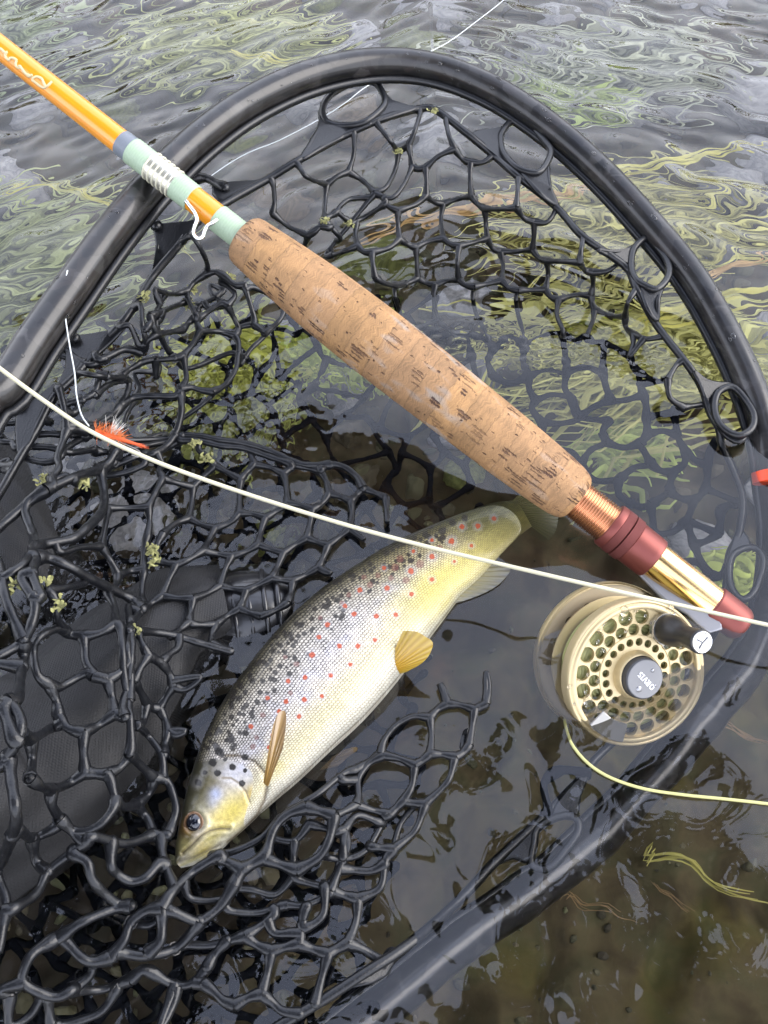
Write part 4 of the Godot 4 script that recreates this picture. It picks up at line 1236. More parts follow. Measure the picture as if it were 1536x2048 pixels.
	for x in w:
		var s := 15.0 * x / (w - 1)
		var dp := Vector2(cr(0, s), cr(1, s))
		var vp := Vector2(cr(2, s), cr(3, s))
		var mid := dp.lerp(vp, .5)
		along += mid.distance_to(last)
		last = mid
		var wpx := dp.distance_to(vp)
		var to_rear := sstep(8.6, 10.8, s)
		var to_stem := sstep(11.3, 13.2, s)
		for y in h:
			var q := float(y) / (h - 1)
			var p := dp.lerp(vp, q)
			var n1 := f.get_noise_2d(p.x * .012, p.y * .012)
			var n2 := f.get_noise_2d(p.x * .09 + 70.0, p.y * .09)
			var qq := clampf(q + .035 * n1, 0.0, 1.0)
			var c := stops(body, qq)
			if to_rear > 0.0:
				c = c.lerp(stops(rear, qq), to_rear)
			if to_stem > 0.0:
				c = c.lerp(stops(stem, qq), to_stem)
			var hh := .5
			var gill_side := 1.0
			if s < 5.2:
				# head or body: which side of the gill edge
				var edge := 0.0
				if p.x < 545.0:
					edge = gill_edge(q)
				gill_side = sstep(edge - .05, edge + .05, s)
				if gill_side < 1.0:
					var hc := stops(head, qq)
					for bl in blobs:
						var dd: float = Vector2(bl[0] - p.x, bl[1] - p.y).length_squared() / (bl[2] * bl[2])
						if dd < 4.0:
							hc = hc.lerp(bl[3], bl[4] * exp(-dd))
					hc *= 1.0 + .22 * n2 + .20 * f.get_noise_2d(p.x * .3, p.y * .3)
					c = hc.lerp(c, gill_side)
				elif p.y > 1440.0:
					for bl in [blobs[12], blobs[13]]:
						var dd: float = Vector2(bl[0] - p.x, bl[1] - p.y).length_squared() / (bl[2] * bl[2])
						if dd < 4.0:
							c = c.lerp(bl[3], bl[4] * exp(-dd))
				var m := seg_dist(p, mouth)
				c = c.lerp(Vector3(.06, .045, .02), .75 * exp(-m * m / 5.0))
				var g := seg_dist(p, gill)
				c = c.lerp(Vector3(.14, .10, .05), .8 * exp(-g * g / 8.0))
				var k := seg_dist(p, cheek)
				c = c.lerp(Vector3(.20, .16, .10), .8 * exp(-k * k / 6.0))
				var j := seg_dist(p, jaw)
				c = c.lerp(Vector3(.12, .11, .08), .5 * exp(-j * j / 7.0))
			if gill_side > 0.0:
				# scales in staggered rows
				var rows := 40.0
				var B := q * rows + .45 * f.get_noise_2d(p.x * .022 + 11.0, p.y * .022)
				var A := along / maxf(5.2, wpx / rows * 1.06)
				A = along / 6.5 + .5 * f.get_noise_2d(p.x * .025 + 51.0, p.y * .025)
				var bi := floorf(B)
				var bf := B - bi - .5
				var af := fposmod(A + (.5 if int(bi) % 2 == 0 else 0.0), 1.0) - .5
				var dist := maxf(absf(bf), absf(af) * .78 + absf(bf) * .5) * 2.0
				var cell := f.get_noise_2d(bi * 17.3, floorf(A + (.5 if int(bi) % 2 == 0 else 0.0)) * 11.7)
				var edge2 := sstep(.52, 1.0, dist)
				var strength := lerpf(.80, .24, sstep(.34, .85, q)) * (1.0 - .5 * to_stem) * clampf(1.0 + .7 * f.get_noise_2d(p.x * .035 + 31.0, p.y * .035), .35, 1.15)
				var lit := (1.0 - edge2 * strength) * (1.0 + .34 * cell * lerpf(1.6, .4, q)) * (1.0 + (1.0 - edge2) * (.15 + .7 * sstep(.40, .06, q)))
				var warm := Vector3(1.0, .93, .86).lerp(Vector3.ONE, 1.0 - edge2)
				c = c.lerp(c * lit * warm, gill_side)
				hh = lerpf(.5, (1.0 - edge2) * .55 + .25 + af * .35, gill_side)
			var irid := f.get_noise_2d(p.x * .02 + 300.0, p.y * .02)
			if q > .25 and q < .75 and s > 4.0 and s < 11.0:
				var k2 := maxf(irid, 0.0) * .8 * sin(PI * (q - .25) / .5)
				c = c.lerp(Vector3(c.x * .92, c.y * .98, c.z * 1.18 + .02), k2)
			c *= 1.0 + .07 * n2
			var o := (y * w + x) * 3
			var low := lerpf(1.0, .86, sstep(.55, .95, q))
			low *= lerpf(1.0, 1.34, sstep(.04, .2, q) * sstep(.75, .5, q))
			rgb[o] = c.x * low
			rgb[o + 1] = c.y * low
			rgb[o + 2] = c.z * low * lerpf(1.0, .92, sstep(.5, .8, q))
			ht[y * w + x] = hh
	for set_ in [[dark, Vector3(.018, .014, .010), 0.0, .92], [maroon, Vector3(.16, .045, .035), 0.0, .6], [red, Vector3(.40, .062, .014), .30, .96], [headspots, Vector3(.012, .010, .009), .15, .95]]:
		for sp in set_[0]:
			var sq := flank_sq(sp[0], sp[1])
			var r: float = sp[2] * (.84 if set_[2] > .3 else 1.0)
			var rx := int(r * 2.6 / 15.0 * w / 55.0) + 6
			var wp := flank_px(sq.x, 0.0).distance_to(flank_px(sq.x, 1.0))
			var ry := int(r * 2.6 / maxf(wp, 30.0) * h) + 4
			var jag := rng.randf() * 100.0
			for yy in range(maxi(0, int(sq.y * h) - ry), mini(h, int(sq.y * h) + ry)):
				for xx in range(maxi(0, int(sq.x / 15.0 * w) - rx * 2), mini(w, int(sq.x / 15.0 * w) + rx * 2)):
					var p := flank_px(15.0 * xx / (w - 1), float(yy) / (h - 1))
					var d := p.distance_to(Vector2(sp[0], sp[1])) / r
					d *= 1.0 + .28 * f.get_noise_2d(p.x * .12 + jag, p.y * .12)
					var o := (yy * w + xx) * 3
					var c := Vector3(rgb[o], rgb[o + 1], rgb[o + 2])
					if set_[2] > 0.0 and d < 2.6:
						var halo: float = set_[2] * sstep(2.5, 1.3, d)
						c = c.lerp(Vector3(.50, .48, .50), halo * .8)
					var core: float = set_[3] * sstep(1.12, .72, d)
					var keep := ht[yy * w + xx]
					c = c.lerp(set_[1] * (.75 + .5 * keep), core)
					rgb[o] = c.x
					rgb[o + 1] = c.y
					rgb[o + 2] = c.z
	var data := PackedByteArray()
	data.resize(w * h * 3)
	for i in w * h * 3:
		data[i] = int(clampf(pow(maxf(rgb[i] * .90, 0.0), .4545), 0.0, 1.0) * 255.0)
	var hd := PackedByteArray()
	hd.resize(w * h)
	for i in w * h:
		hd[i] = int(clampf(ht[i], 0.0, 1.0) * 255.0)
	return [ImageTexture.create_from_image(Image.create_from_data(w, h, false, Image.FORMAT_RGB8, data)), ImageTexture.create_from_image(Image.create_from_data(w, h, false, Image.FORMAT_L8, hd))]

# station of the gill cover's rear edge for each share of the depth
func gill_edge(q: float) -> float:
	return lerpf(4.05, 4.62, sin(PI * clampf((q - .05) / .75, 0.0, 1.0))) if q < .55 else lerpf(4.56, 2.9, sstep(.55, 1.0, q))

func fin(b: MB, base: PackedVector3Array, edge: PackedVector3Array, rays: int, puff: float, c0: Color, c1: Color, cr_: Color) -> void:
	var nb := 150
	var rows := [[], []]
	var cols := [[], []]
	for side in 2:
		for k in 15:
			var f := k / 14.0
			var r := PackedVector3Array()
			var cc := []
			for i in nb + 1:
				var t := float(i) / nb
				var p := _along(base, t).lerp(_along(edge, t), f)
				var ray := .5 + .5 * cos(TAU * rays * t + .6 * f)
				p.y += puff * sin(PI * t) * sin(PI * f * .5) + (.00045 if side == 0 else -.00045) * (.35 + ray) * (1.0 - .6 * f)
				r.append(p)
				var c := c0.lerp(c1, f)
				cc.append(c.lerp(cr_, ray * .55))
			rows[side].append(r)
			cols[side].append(cc)
	b.grid(rows[0], false, false, cols[0])
	b.grid(rows[1], false, true, cols[1])

func _along(p: PackedVector3Array, t: float) -> Vector3:
	var f := t * (p.size() - 1)
	var i := mini(int(f), p.size() - 2)
	return p[i].lerp(p[i + 1], f - i)

func build_trout() -> void:
	var tr := thing("brown_trout", "brown trout with red and black spots lying on its side in the net", "fish")
	var im := trout_images()
	var skin := mat(1, 1, 1, .34)
	skin.albedo_texture = im[0]
	skin.metallic = .12
	skin.metallic_specular = .45
	relief(skin, im[1], .020)
	coat(skin, .30, .10)
	var b := MB.new()
	var rows := []
	var low := []
	for i in 241:
		var s := 15.0 * i / 240.0
		var r := PackedVector3Array()
		var l := PackedVector3Array()
		for j in 81:
			var a := PI * j / 80.0
			var q := .5 - .5 * cos(a)
			var t := flank(s, q)
			r.append(t)
			l.append(Vector3(t.x, 2.0 * cr(4, s) - t.y - .0002 * sin(a), t.z))
		rows.append(r)
		low.append(l)
	# v runs by share of the depth, so give the texture even steps of it
	var start := b.v.size()
	b.grid(rows, false, true)
	for i in range(start, b.v.size()):
		b.uv[i].y = .5 - .5 * cos(PI * b.uv[i].y)
	start = b.v.size()
	b.grid(low, false, false)
	for i in range(start, b.v.size()):
		b.uv[i].y = .5 - .5 * cos(PI * b.uv[i].y)
	put("body", b, skin, tr)

	# eye
	var sq := flank_sq(eye_px.x, eye_px.y)
	var ec := flank(sq.x, sq.y)
	var nn := (CAM_POS - ec).normalized()
	nn = (Vector3(-.25, .9, .25)).normalized()
	var ex := (Vector3.RIGHT - nn * nn.x).normalized()
	var ez := ex.cross(nn)
	b = MB.new()
	b.ball(ec - nn * .0012, ex * .0049, nn * .0028, ez * .0051, 28, 18)
	var eye := put("eye", b, coat(mat(.09, .045, .015, .3, .2), 1.0, .03), tr)
	b = MB.new()
	b.lathe(ec - nn * .0002, nn, [Vector2(0, .0036), Vector2(.0009, .0039), Vector2(.0014, .0036), Vector2(.0013, .0030)], 32, false)
	put("iris_ring", b, coat(mat(.20, .11, .055, .25, .3), 1.0, .03), eye)
	b = MB.new()
	b.ball(ec - nn * .0004, ex * .0032, nn * .0028, ez * .0034, 28, 18)
	put("pupil", b, coat(mat(.004, .005, .010, .08), 1.0, .02), eye)

	var fm := mat(1, 1, 1, .35)
	fm.vertex_color_use_as_albedo = true
	coat(fm, .5, .12)
	fm.backlight_enabled = true
	fm.backlight = Color(.25, .25, .25)
	# pelvic fin, spread and amber
	b = MB.new()
	fin(b, path_h([772, 1336, .011, 777, 1341, .011, 784, 1345, .010, 790, 1346, .009]), smooth(path_h([806, 1262, .020, 818, 1264, .021, 834, 1268, .022, 852, 1280, .021, 864, 1290, .020, 864, 1302, .018, 855, 1320, .015, 838, 1334, .012, 812, 1345, .009, 800, 1347, .008]), .0005), 11, .003, Color(.52, .28, .012), Color(.46, .32, .05), Color(.26, .14, .008))
	put("pelvic_fin", b, fm, tr)
	# pectoral fin, folded
	b = MB.new()
	fin(b, path_h([527, 1566, .022, 531, 1570, .022, 536, 1572, .022]), smooth(path_h([539, 1490, .0275, 547, 1452, .027, 558, 1428, .027, 569, 1424, .0265, 573, 1432, .026, 572, 1455, .026, 566, 1495, .026]), .0005), 5, .0012, Color(.30, .18, .04), Color(.22, .14, .06), Color(.10, .055, .02))
	put("pectoral_fin", b, fm, tr)
	b = MB.new()
	fin(b, path_h([640, 1540, -.004, 650, 1530, -.004, 660, 1520, -.004]), smooth(path_h([675, 1533, -.002, 700, 1512, -.001, 714, 1502, .0, 712, 1495, .0, 690, 1500, -.001, 664, 1514, -.003]), .0005), 5, .0006, Color(.20, .13, .05), Color(.13, .085, .035), Color(.06, .04, .02))
	put("pectoral_fin", b, fm, tr)
	# anal fin, trailing in the water
	b = MB.new()
	fin(b, path_h([900, 1208, .002, 925, 1180, .0015, 948, 1148, .001, 962, 1122, .0]), smooth(path_h([912, 1206, .0012, 940, 1198, .0008, 975, 1184, .0006, 1003, 1165, .0006, 1020, 1140, .0, 1000, 1125, -.001, 975, 1112, -.002]), .0005), 12, .0006, Color(.26, .23, .10), Color(.085, .085, .08), Color(.15, .14, .09))
	put("anal_fin", b, fm, tr)
	# tail fin, under water
	b = MB.new()
	fin(b, path_h([1026, 1000, -.0045, 1040, 1014, -.0045, 1052, 1032, -.0045, 1060, 1050, -.0045]), smooth(path_h([1065, 968, -.009, 1092, 988, -.009, 1108, 1010, -.009, 1116, 1034, -.009, 1112, 1060, -.009, 1098, 1080, -.009]), .0006), 18, .0, Color(.12, .11, .035), Color(.07, .07, .03), Color(.05, .05, .02))
	put("tail_fin", b, fm, tr)

# ---------------------------------------------------------------- rod
var rod_o: Vector3
var rod_d: Vector3

func rod_set() -> void:
	var c := on(330, 353, .081)
	var e := on(1480, 1247, -.005)
	rod_d = (e - c).normalized()
	rod_o = c

func rod_t(x: float) -> float:       # how far along the rod a spot of the photo lies
	var y := 97.0 + 0.777 * x
	var d := (on(x, y, 0.0) - CAM_POS).normalized()
	var w := rod_o - CAM_POS
	var b := rod_d.dot(d)
	return (b * w.dot(d) - w.dot(rod_d)) / (1.0 - b * b)

func rod_r(x: float, half: float) -> float:
	return half / focal * (rod_o + rod_d * rod_t(x) - CAM_POS).dot(fwd)

func rod_prof(list: Array) -> Array:
	return list.map(func(q): return Vector2(rod_t(q[0]), rod_r(q[0], q[1])))

func rod_piece(called: String, list: Array, m: Material, parent: Node, sides := 40) -> MeshInstance3D:
	var b := MB.new()
	b.lathe(rod_o, rod_d, rod_prof(list), sides)
	return put(called, b, m, parent)

func wound(x0: float, x1: float, half: float, pitch: float, bump: float) -> Array:
	var out := [[x0, half * 0.93]]
	var k := int((x1 - x0) / pitch)
	for i in k * 4 + 1:
		out.append([x0 + (x1 - x0) * i / (k * 4.0), half + bump * (0.5 - 0.5 * cos(TAU * i / 4.0))])
	out.append([x1, half * 0.93])
	return out

func cork_images() -> Array:
	var w := 1024
	var h := 512
	var data := PackedByteArray()
	data.resize(w * h * 3)
	var ht := PackedByteArray()
	ht.resize(w * h)
	rng.seed = 17
	var rings := []
	for i in 17:
		rings.append([rng.randf_range(.86, 1.10), rng.randf_range(-.03, .03)])
	var f := FastNoiseLite.new()
	f.frequency = 1.0
	f.fractal_octaves = 3
	var pit := PackedFloat32Array()
	pit.resize(w * h)
	for i in 560:
		var cx := rng.randf() * w
		var cy := rng.randf() * h
		var big := rng.randf() < .30
		var l := rng.randf_range(18, 64) if big else rng.randf_range(4, 16)
		var t := rng.randf_range(1.8, 4.2) if big else rng.randf_range(1.0, 2.6)
		var deep := rng.randf_range(.25, 1.0)
		for s in (rng.randi_range(1, 4) if big else 1):
			var oy := cy + s * rng.randf_range(5, 11)
			var ox := cx + rng.randf_range(-8, 8)
			var ll := l * rng.randf_range(.4, 1.0)
			for yy in range(int(oy - t * 2 - 2), int(oy + t * 2 + 3)):
				for xx in range(int(ox - ll * .5 - 2), int(ox + ll * .5 + 3)):
					var wob := f.get_noise_2d(xx * .11 + i * 9.0, yy * .16) * 1.6
					var d := pow(absf(xx - ox) / (ll * .5), 4.0) + pow(absf(yy - oy + wob * 1.8) / (t * (.55 + .45 * absf(f.get_noise_2d(xx * .2, i * 3.0)) * 2.0)), 2.0)
					if d < 1.0:
						var k := posmod(yy, h) * w + posmod(xx, w)
						pit[k] = maxf(pit[k], deep * clampf((1.0 - d) * 1.8, 0.0, 1.0))
	for y in h:
		var va := cos(TAU * y / h) * 12.0
		var vb := sin(TAU * y / h) * 12.0
		for x in w:
			var rpos := x / 63.0 + .06 * f.get_noise_2d(va * .3, vb * .3 + 50.0)
			var ri := int(rpos) % 17
			var seam := absf(rpos - roundf(rpos)) * 63.0
			var grain := f.get_noise_3d(x * .27 + 3.0 * f.get_noise_3d(x * .01, va * .3, vb * .3), va * .11 + ri * 7.0, vb * .11)
			var blot := f.get_noise_3d(x * .007, va * .13, vb * .13)
			var fine := f.get_noise_3d(x * .5, va * 2.0, vb * 2.0)
			var k: float = rings[ri][0] * (1.0 + .42 * grain + .30 * blot + .18 * fine)
			if seam < 1.6:
				k *= .84
			var c := Vector3(.34 + rings[ri][1], .190 + rings[ri][1] * .5, .080) * k
			var grey := clampf(blot * 2.2 - .35, 0.0, .8) if x > 360 and x < 700 else clampf(blot * 1.6 - .6, 0.0, .3)
			c = c.lerp(Vector3(.26, .225, .19) * k, grey)
			var p := pit[y * w + x]
			c = c.lerp(Vector3(.055, .017, .010), p * .95)
			var o := (y * w + x) * 3
			data[o] = int(clampf(pow(maxf(c.x, 0.0), .4545), 0, 1) * 255)
			data[o + 1] = int(clampf(pow(maxf(c.y, 0.0), .4545), 0, 1) * 255)
			data[o + 2] = int(clampf(pow(maxf(c.z, 0.0), .4545), 0, 1) * 255)
			ht[y * w + x] = int(clampf(.78 + .035 * grain + .03 * fine - p * .76 - (.12 if seam < 1.3 else 0.0), 0, 1) * 255)
	return [ImageTexture.create_from_image(Image.create_from_data(w, h, false, Image.FORMAT_RGB8, data)), ImageTexture.create_from_image(Image.create_from_data(w, h, false, Image.FORMAT_L8, ht))]

func knurl() -> ImageTexture:
	var im := Image.create(128, 128, false, Image.FORMAT_L8)
	for y in 128:
		for x in 128:
			var a := absf(fposmod((x + y) / 16.0, 1.0) - .5) * 2.0
			var b := absf(fposmod((x - y) / 16.0, 1.0) - .5) * 2.0
			var v := minf(a, b)
			im.set_pixel(x, y, Color(v, v, v))
	return ImageTexture.create_from_image(im)

func build_rod() -> void:
	rod_set()
	var rod := thing("fly_rod", "orange cane fly rod with green wraps and cork grip lying across the net", "fishing rod")
	var cane := coat(mat(.80, .29, .005, .35), .9, .05)
	cane.albedo_texture = noise_tex(.02, [Vector3(.75, .75, .75), Vector3(1, 1, 1), Vector3(.88, .84, .8)], FastNoiseLite.TYPE_SIMPLEX_SMOOTH, 256, 4)
	cane.uv1_scale = Vector3(.6, 2.0, 1)
	rod_piece("blank", [[-260, 21.5], [-120, 22.5], [0, 23.3], [120, 24.2], [242, 25.0], [430, 26.2], [480, 26.6]], cane, rod)
	rod_piece("dark_wrap", wound(243, 264, 26.0, 3.0, .5), mat(.16, .18, .21, .4), rod)
	var green := coat(mat(.33, .43, .30, .6), .25, .25)
	rod_piece("green_wrap", wound(264, 302, 27.2, 4.2, .9), green, rod)
	rod_piece("green_wrap", wound(352, 387, 27.4, 4.2, .9), green, rod)
	rod_piece("green_wrap", wound(436, 492, 27.6, 4.2, .9), green, rod)
	var silver := mat(.62, .60, .50, .3, .75)
	rod_piece("ferrule", [[300, 26], [302, 28.2], [352, 28.6], [354, 26.5]], silver, rod)
	for i in 6:
		var x := 304.0 + i * 9.0
		rod_piece("ferrule_thread", [[x - 1.6, 28], [x - .9, 30.2], [x + .5, 30.6], [x + 1.6, 28]], mat(.60, .58, .44, .5), rod)
	# wire keeper loop below the blank
	var wire := mat(.80, .80, .80, .18, .9)
	var kb := MB.new()
	kb.even(smooth(path_h([372, 402, .080, 381, 414, .079, 390, 426, .078, 394, 440, .077, 389, 454, .076, 387, 466, .076, 392, 475, .076, 399, 478, .076, 406, 473, .076, 410, 461, .076, 416, 451, .077, 425, 446, .078, 434, 440, .078]), .0012), .00085, 8)
	put("hook_keeper", kb, wire, rod)

	# lettering in cream paint, handwritten along the blank
	var ink := mat(.60, .50, .28, .5)
	var lb := MB.new()
	for s in [[104, 163, 97, 170, 88, 176], [92, 174, 87, 165, 84, 158], [88, 176, 80, 172, 70, 164, 64, 160], [84, 158, 77, 154, 70, 154, 65, 158], [65, 150, 58, 153, 50, 146, 44, 138, 40, 132], [62, 152, 52, 148, 45, 141], [38, 131, 40, 136, 34, 134, 31, 127, 34, 121], [34, 121, 28, 117, 21, 116, 18, 121], [18, 121, 11, 114, 11, 106, 15, 104], [14, 108, 7, 103, 2, 98, -4, 96]]:
		var p := PackedVector3Array()
		for i in s.size() / 2:
			p.append(on_rod(s[i * 2], s[i * 2 + 1]))
		lb.even(smooth(p, .0008), .00058, 6)
	var letters := put("lettering", lb, ink, rod)
	letters.set_meta("label", "cream handwritten lettering upside down on the orange blank")

	var ci := cork_images()
	var cork := mat(1, 1, 1, .78)
	cork.albedo_texture = ci[0]
	relief(cork, ci[1], .10)
	var b := MB.new()
	var prof := rod_prof([[483, 24], [484, 36], [487, 45], [492, 50.5], [500, 53], [525, 56], [560, 60], [600, 64], [640, 67.5], [690, 69.5], [740, 71], [800, 71], [860, 70], [920, 68.5], [970, 67.2], [1020, 65.8], [1070, 63.4], [1110, 60.6], [1135, 57.5], [1147, 54], [1154, 49], [1158, 42], [1159, 34]])
	b.lathe(rod_o, rod_d, prof, 72)
	put("cork_grip", b, cork, rod)
	var copper := mat(.62, .30, .16, .24, .95)
	rod_piece("threaded_sleeve", wound(1152, 1226, 37.0, 4.6, 4.4), copper, rod, 48)
	var wine := mat(.21, .058, .048, .42, .6)
	var kn := mat(.22, .065, .058, .45, .6)
	relief(kn, knurl(), .035)
	kn.uv1_scale = Vector3(1, 8, 1)
	rod_piece("lock_ring", [[1219, 38], [1219.5, 45], [1222, 47.5], [1231, 48], [1233, 46.5]], wine, rod, 48)
	rod_piece("knurled_ring", [[1232.6, 42], [1233, 46.8], [1234, 48.2], [1246, 48.2], [1247, 46.8], [1247.2, 42]], kn, rod, 48)
	rod_piece("knurled_ring", [[1248.5, 42], [1249, 46.8], [1250, 48.0], [1263, 47.6], [1264, 46], [1264.2, 42]], kn, rod, 48)
	rod_piece("hood", [[1262, 40], [1264, 44], [1266, 45], [1300, 44.5], [1308, 44], [1310, 42], [1310.5, 36]], wine, rod, 48)
	var gold := mat(.88, .60, .27, .16, 1.0)
	rod_piece("seat_tube", [[1300, 36], [1303, 38], [1420, 38], [1440, 38]], gold, rod, 48)
	rod_piece("butt_cap", [[1424, 36], [1425, 40], [1428, 41.5], [1470, 41], [1480, 39.5], [1486, 35], [1489, 25], [1490, 10]], wine, rod, 48)

func on_rod(x: float, y: float) -> Vector3:      # a spot of the photo on the skin of the blank
	var d := (on(x, y, 0.0) - CAM_POS).normalized()
	var r := rod_r(100, 24.0) + .00012
	var w := CAM_POS - rod_o
	var dd := d - rod_d * d.dot(rod_d)
	var ww := w - rod_d * w.dot(rod_d)
	var a := dd.length_squared()
	var b := dd.dot(ww)
	var c := ww.length_squared() - r * r
	var disc := b * b - a * c
	return CAM_POS + d * ((-b - sqrt(maxf(disc, 0.0))) / a)

# ---------------------------------------------------------------- reel
const PORTS := [[20, .765, .101, .0], [20, .595, .078, .157], [20, .430, .050, .0]]
func build_reel() -> void:
	var reel := thing("fly_reel", "gold ported fly reel with black handle half under water below the rod butt", "fishing reel")
	var rc := on(1277, 1352, .005)
	var n := Vector3(.27, .760, .580).normalized()
	var e1 := (Vector3.RIGHT - n * n.x).normalized()
	var T := Transform3D(Basis(e1, n, e1.cross(n)), rc)
	var R := 155.0 / focal * (rc - CAM_POS).dot(fwd)
	var gold := mat(.55, .445, .25, .38, .5)
	gold.metallic_specular = .6
	var up := Vector3.UP
	var b := MB.new()
	b.lathe(Vector3.ZERO, up, [Vector2(-.0062, .875 * R), Vector2(-.0016, .868 * R), Vector2(-.0006, .872 * R), Vector2(0, .885 * R), Vector2(0, .925 * R), Vector2(-.0007, .935 * R), Vector2(-.0007, .955 * R), Vector2(-.0002, .965 * R), Vector2(-.0006, .985 * R), Vector2(-.0018, R), Vector2(-.0058, R), Vector2(-.0064, .985 * R), Vector2(-.0064, .95 * R), Vector2(-.0062, .94 * R), Vector2(-.0062, .875 * R)], 96, false)
	put("rim", b, gold, reel)
	var face := CSGCombiner3D.new()
	face.name = "spool_face"
	reel.add_child(face)
	var disc := CSGCylinder3D.new()
	disc.name = "disc"
	disc.radius = .885 * R
	disc.height = .0016
	disc.sides = 80
	disc.position.y = -.0031
	face.add_child(disc)
	for ring in PORTS:
		for i in ring[0]:
			var an: float = TAU * (i + ring[3] * 3.0) / ring[0] + .1
			if ring[1] > .7 and i in [16, 17]:
				continue
			var hole := CSGCylinder3D.new()
			hole.name = "hole"
			hole.operation = CSGShape3D.OPERATION_SUBTRACTION
			hole.radius = ring[2] * R
			hole.height = .01
			hole.sides = 20
			hole.position = Vector3(cos(an) * ring[1] * R, -.003, sin(an) * ring[1] * R)
			face.add_child(hole, true)
	face.material_override = gold
	var lips := MB.new()
	for ring in PORTS:
		for i in ring[0]:
			var an: float = TAU * (i + ring[3] * 3.0) / ring[0] + .1
			if ring[1] > .7 and i in [16, 17]:
				continue
			var c := Vector3(cos(an) * ring[1] * R, -.0024, sin(an) * ring[1] * R)
			var rr: float = ring[2] * R
			lips.lathe(c, up, [Vector2(-.0006, rr * .99), Vector2(.0001, rr * .995), Vector2(.00022, rr * 1.04), Vector2(.0001, rr * 1.10), Vector2(-.0002, rr * 1.12)], 20, false)
	put("port_rim", lips, gold, reel)
	b = MB.new()
	b.lathe(Vector3.ZERO, up, [Vector2(-.003, .525 * R), Vector2(-.0021, .523 * R), Vector2(-.0019, .518 * R), Vector2(-.0021, .513 * R), Vector2(-.003, .51 * R)], 72, false)
	b.lathe(Vector3.ZERO, up, [Vector2(-.003, .325 * R), Vector2(-.0010, .318 * R), Vector2(.0012, .30 * R), Vector2(.0016, .28 * R)], 64, false)
	put("hub_ring", b, gold, reel)
	var grey := mat(.20, .20, .205, .5, .1)
	b = MB.new()
	b.lathe(Vector3.ZERO, up, [Vector2(-.002, .272 * R), Vector2(.0036, .270 * R), Vector2(.0044, .262 * R), Vector2(.0047, .245 * R), Vector2(.0047, .01 * R)], 56)
	var hub := put("hub_cap", b, mat(.055, .056, .06, .4, .2), reel)
	b = MB.new()
	b.lathe(Vector3(0, .00465, 0), up, [Vector2(0, .25 * R), Vector2(.0002, .247 * R), Vector2(.0003, .238 * R), Vector2(.0003, .002 * R)], 56)
	var plate := put("hub_plate", b, grey, hub)
	var tm := TextMesh.new()
	tm.text = "ORVIS"
	var sf := SystemFont.new()
	sf.font_names = PackedStringArray(["Droid Sans"])
	sf.font_weight = 700
	tm.font = sf
	tm.font_size = 32
	tm.pixel_size = .0000905 * R / .03
	tm.depth = .0002
	var tx := MeshInstance3D.new()
	tx.name = "lettering"
	tx.mesh = tm
	tx.material_override = mat(.80, .80, .80, .5)
	var ax := Vector3(-.70, 0, -.71).normalized()
	tx.transform = Transform3D(Basis(ax, Vector3.UP.cross(ax), Vector3.UP), Vector3(.01 * R, .00508, .02 * R))
	hub.add_child(tx)
	for q in [[.10, -.11, .03], [.14, .09, .022], [-.09, .12, .045]]:
		var d := MB.new()
		d.lathe(Vector3(q[0] * R, .0048, q[1] * R), up, [Vector2(0, q[2] * R), Vector2(.0004, q[2] * R * .9), Vector2(.0005, q[2] * R * .3)], 16)
		put("screw", d, mat(.30, .30, .31, .25, .6), hub)

	# handle
	var hp := Vector3(.40 * R, -.0016, -.59 * R)
	b = MB.new()
	b.lathe(hp, up, [Vector2(-.001, .0062), Vector2(.0012, .0066), Vector2(.0020, .0062)], 32)
	put("handle_collar", b, mat(.6, .6, .6, .25, .9), reel)
	b = MB.new()
	b.lathe(hp, up, [Vector2(.0019, .0052), Vector2(.0023, .0061), Vector2(.0060, .0060), Vector2(.0085, .0054), Vector2(.0110, .0045), Vector2(.0135, .0040), Vector2(.0160, .0040), Vector2(.0215, .0044), Vector2(.0232, .0046), Vector2(.0238, .0044), Vector2(.0238, .0038)], 32)
	var knob := put("handle", b, coat(mat(.009, .009, .010, .42), .15, .2), reel)
	b = MB.new()
	b.lathe(hp, up, [Vector2(.0235, .0041), Vector2(.0244, .0041), Vector2(.0247, .0037), Vector2(.0242, .0034), Vector2(.0244, .0030), Vector2(.0246, .0002)], 28)
	put("handle_screw", b, mat(.72, .72, .73, .22, .85), knob)
	b = MB.new()
	b.even(PackedVector3Array([hp + Vector3(.0020, .0246, -.0018), hp + Vector3(-.0003, .0246, .0002), hp + Vector3(-.0015, .0246, .0022)]), .0003, 6)
	b.even(PackedVector3Array([hp + Vector3(-.0024, .0246, -.0012), hp + Vector3(0, .0246, 0)]), .0003, 6)
	put("screw_slot", b, mat(.12, .12, .12, .5), knob)

	# line wound on the spool
	b = MB.new()
	var prof := []
	for i in 34:
		prof.append(Vector2(-.0048 - .0004 * (i % 2) + .0003 * sin(i * 1.7), (.30 + .0148 * i) * R))
	for i in 24:
		prof.append(Vector2(-.0058 - .0005 * i, (.80 + .010 * (i % 2)) * R))
	b.lathe(Vector3.ZERO, up, prof, 72, false)
	put("wound_line", b, mat(.26, .26, .10, .5), reel)
	# arbor discs, back of the frame, pillars
	b = MB.new()
	b.lathe(Vector3.ZERO, up, [Vector2(-.0185, .2 * R), Vector2(-.0185, .93 * R), Vector2(-.0195, .93 * R), Vector2(-.0195, .2 * R)], 64, false)
	put("spool_back", b, gold, reel)
	var back := CSGCombiner3D.new()
	back.name = "frame_back"
	reel.add_child(back)
	disc = CSGCylinder3D.new()
	disc.name = "disc"
	disc.radius = 1.07 * R
	disc.height = .0018
	disc.sides = 80
	disc.position.y = -.0245
	back.add_child(disc)
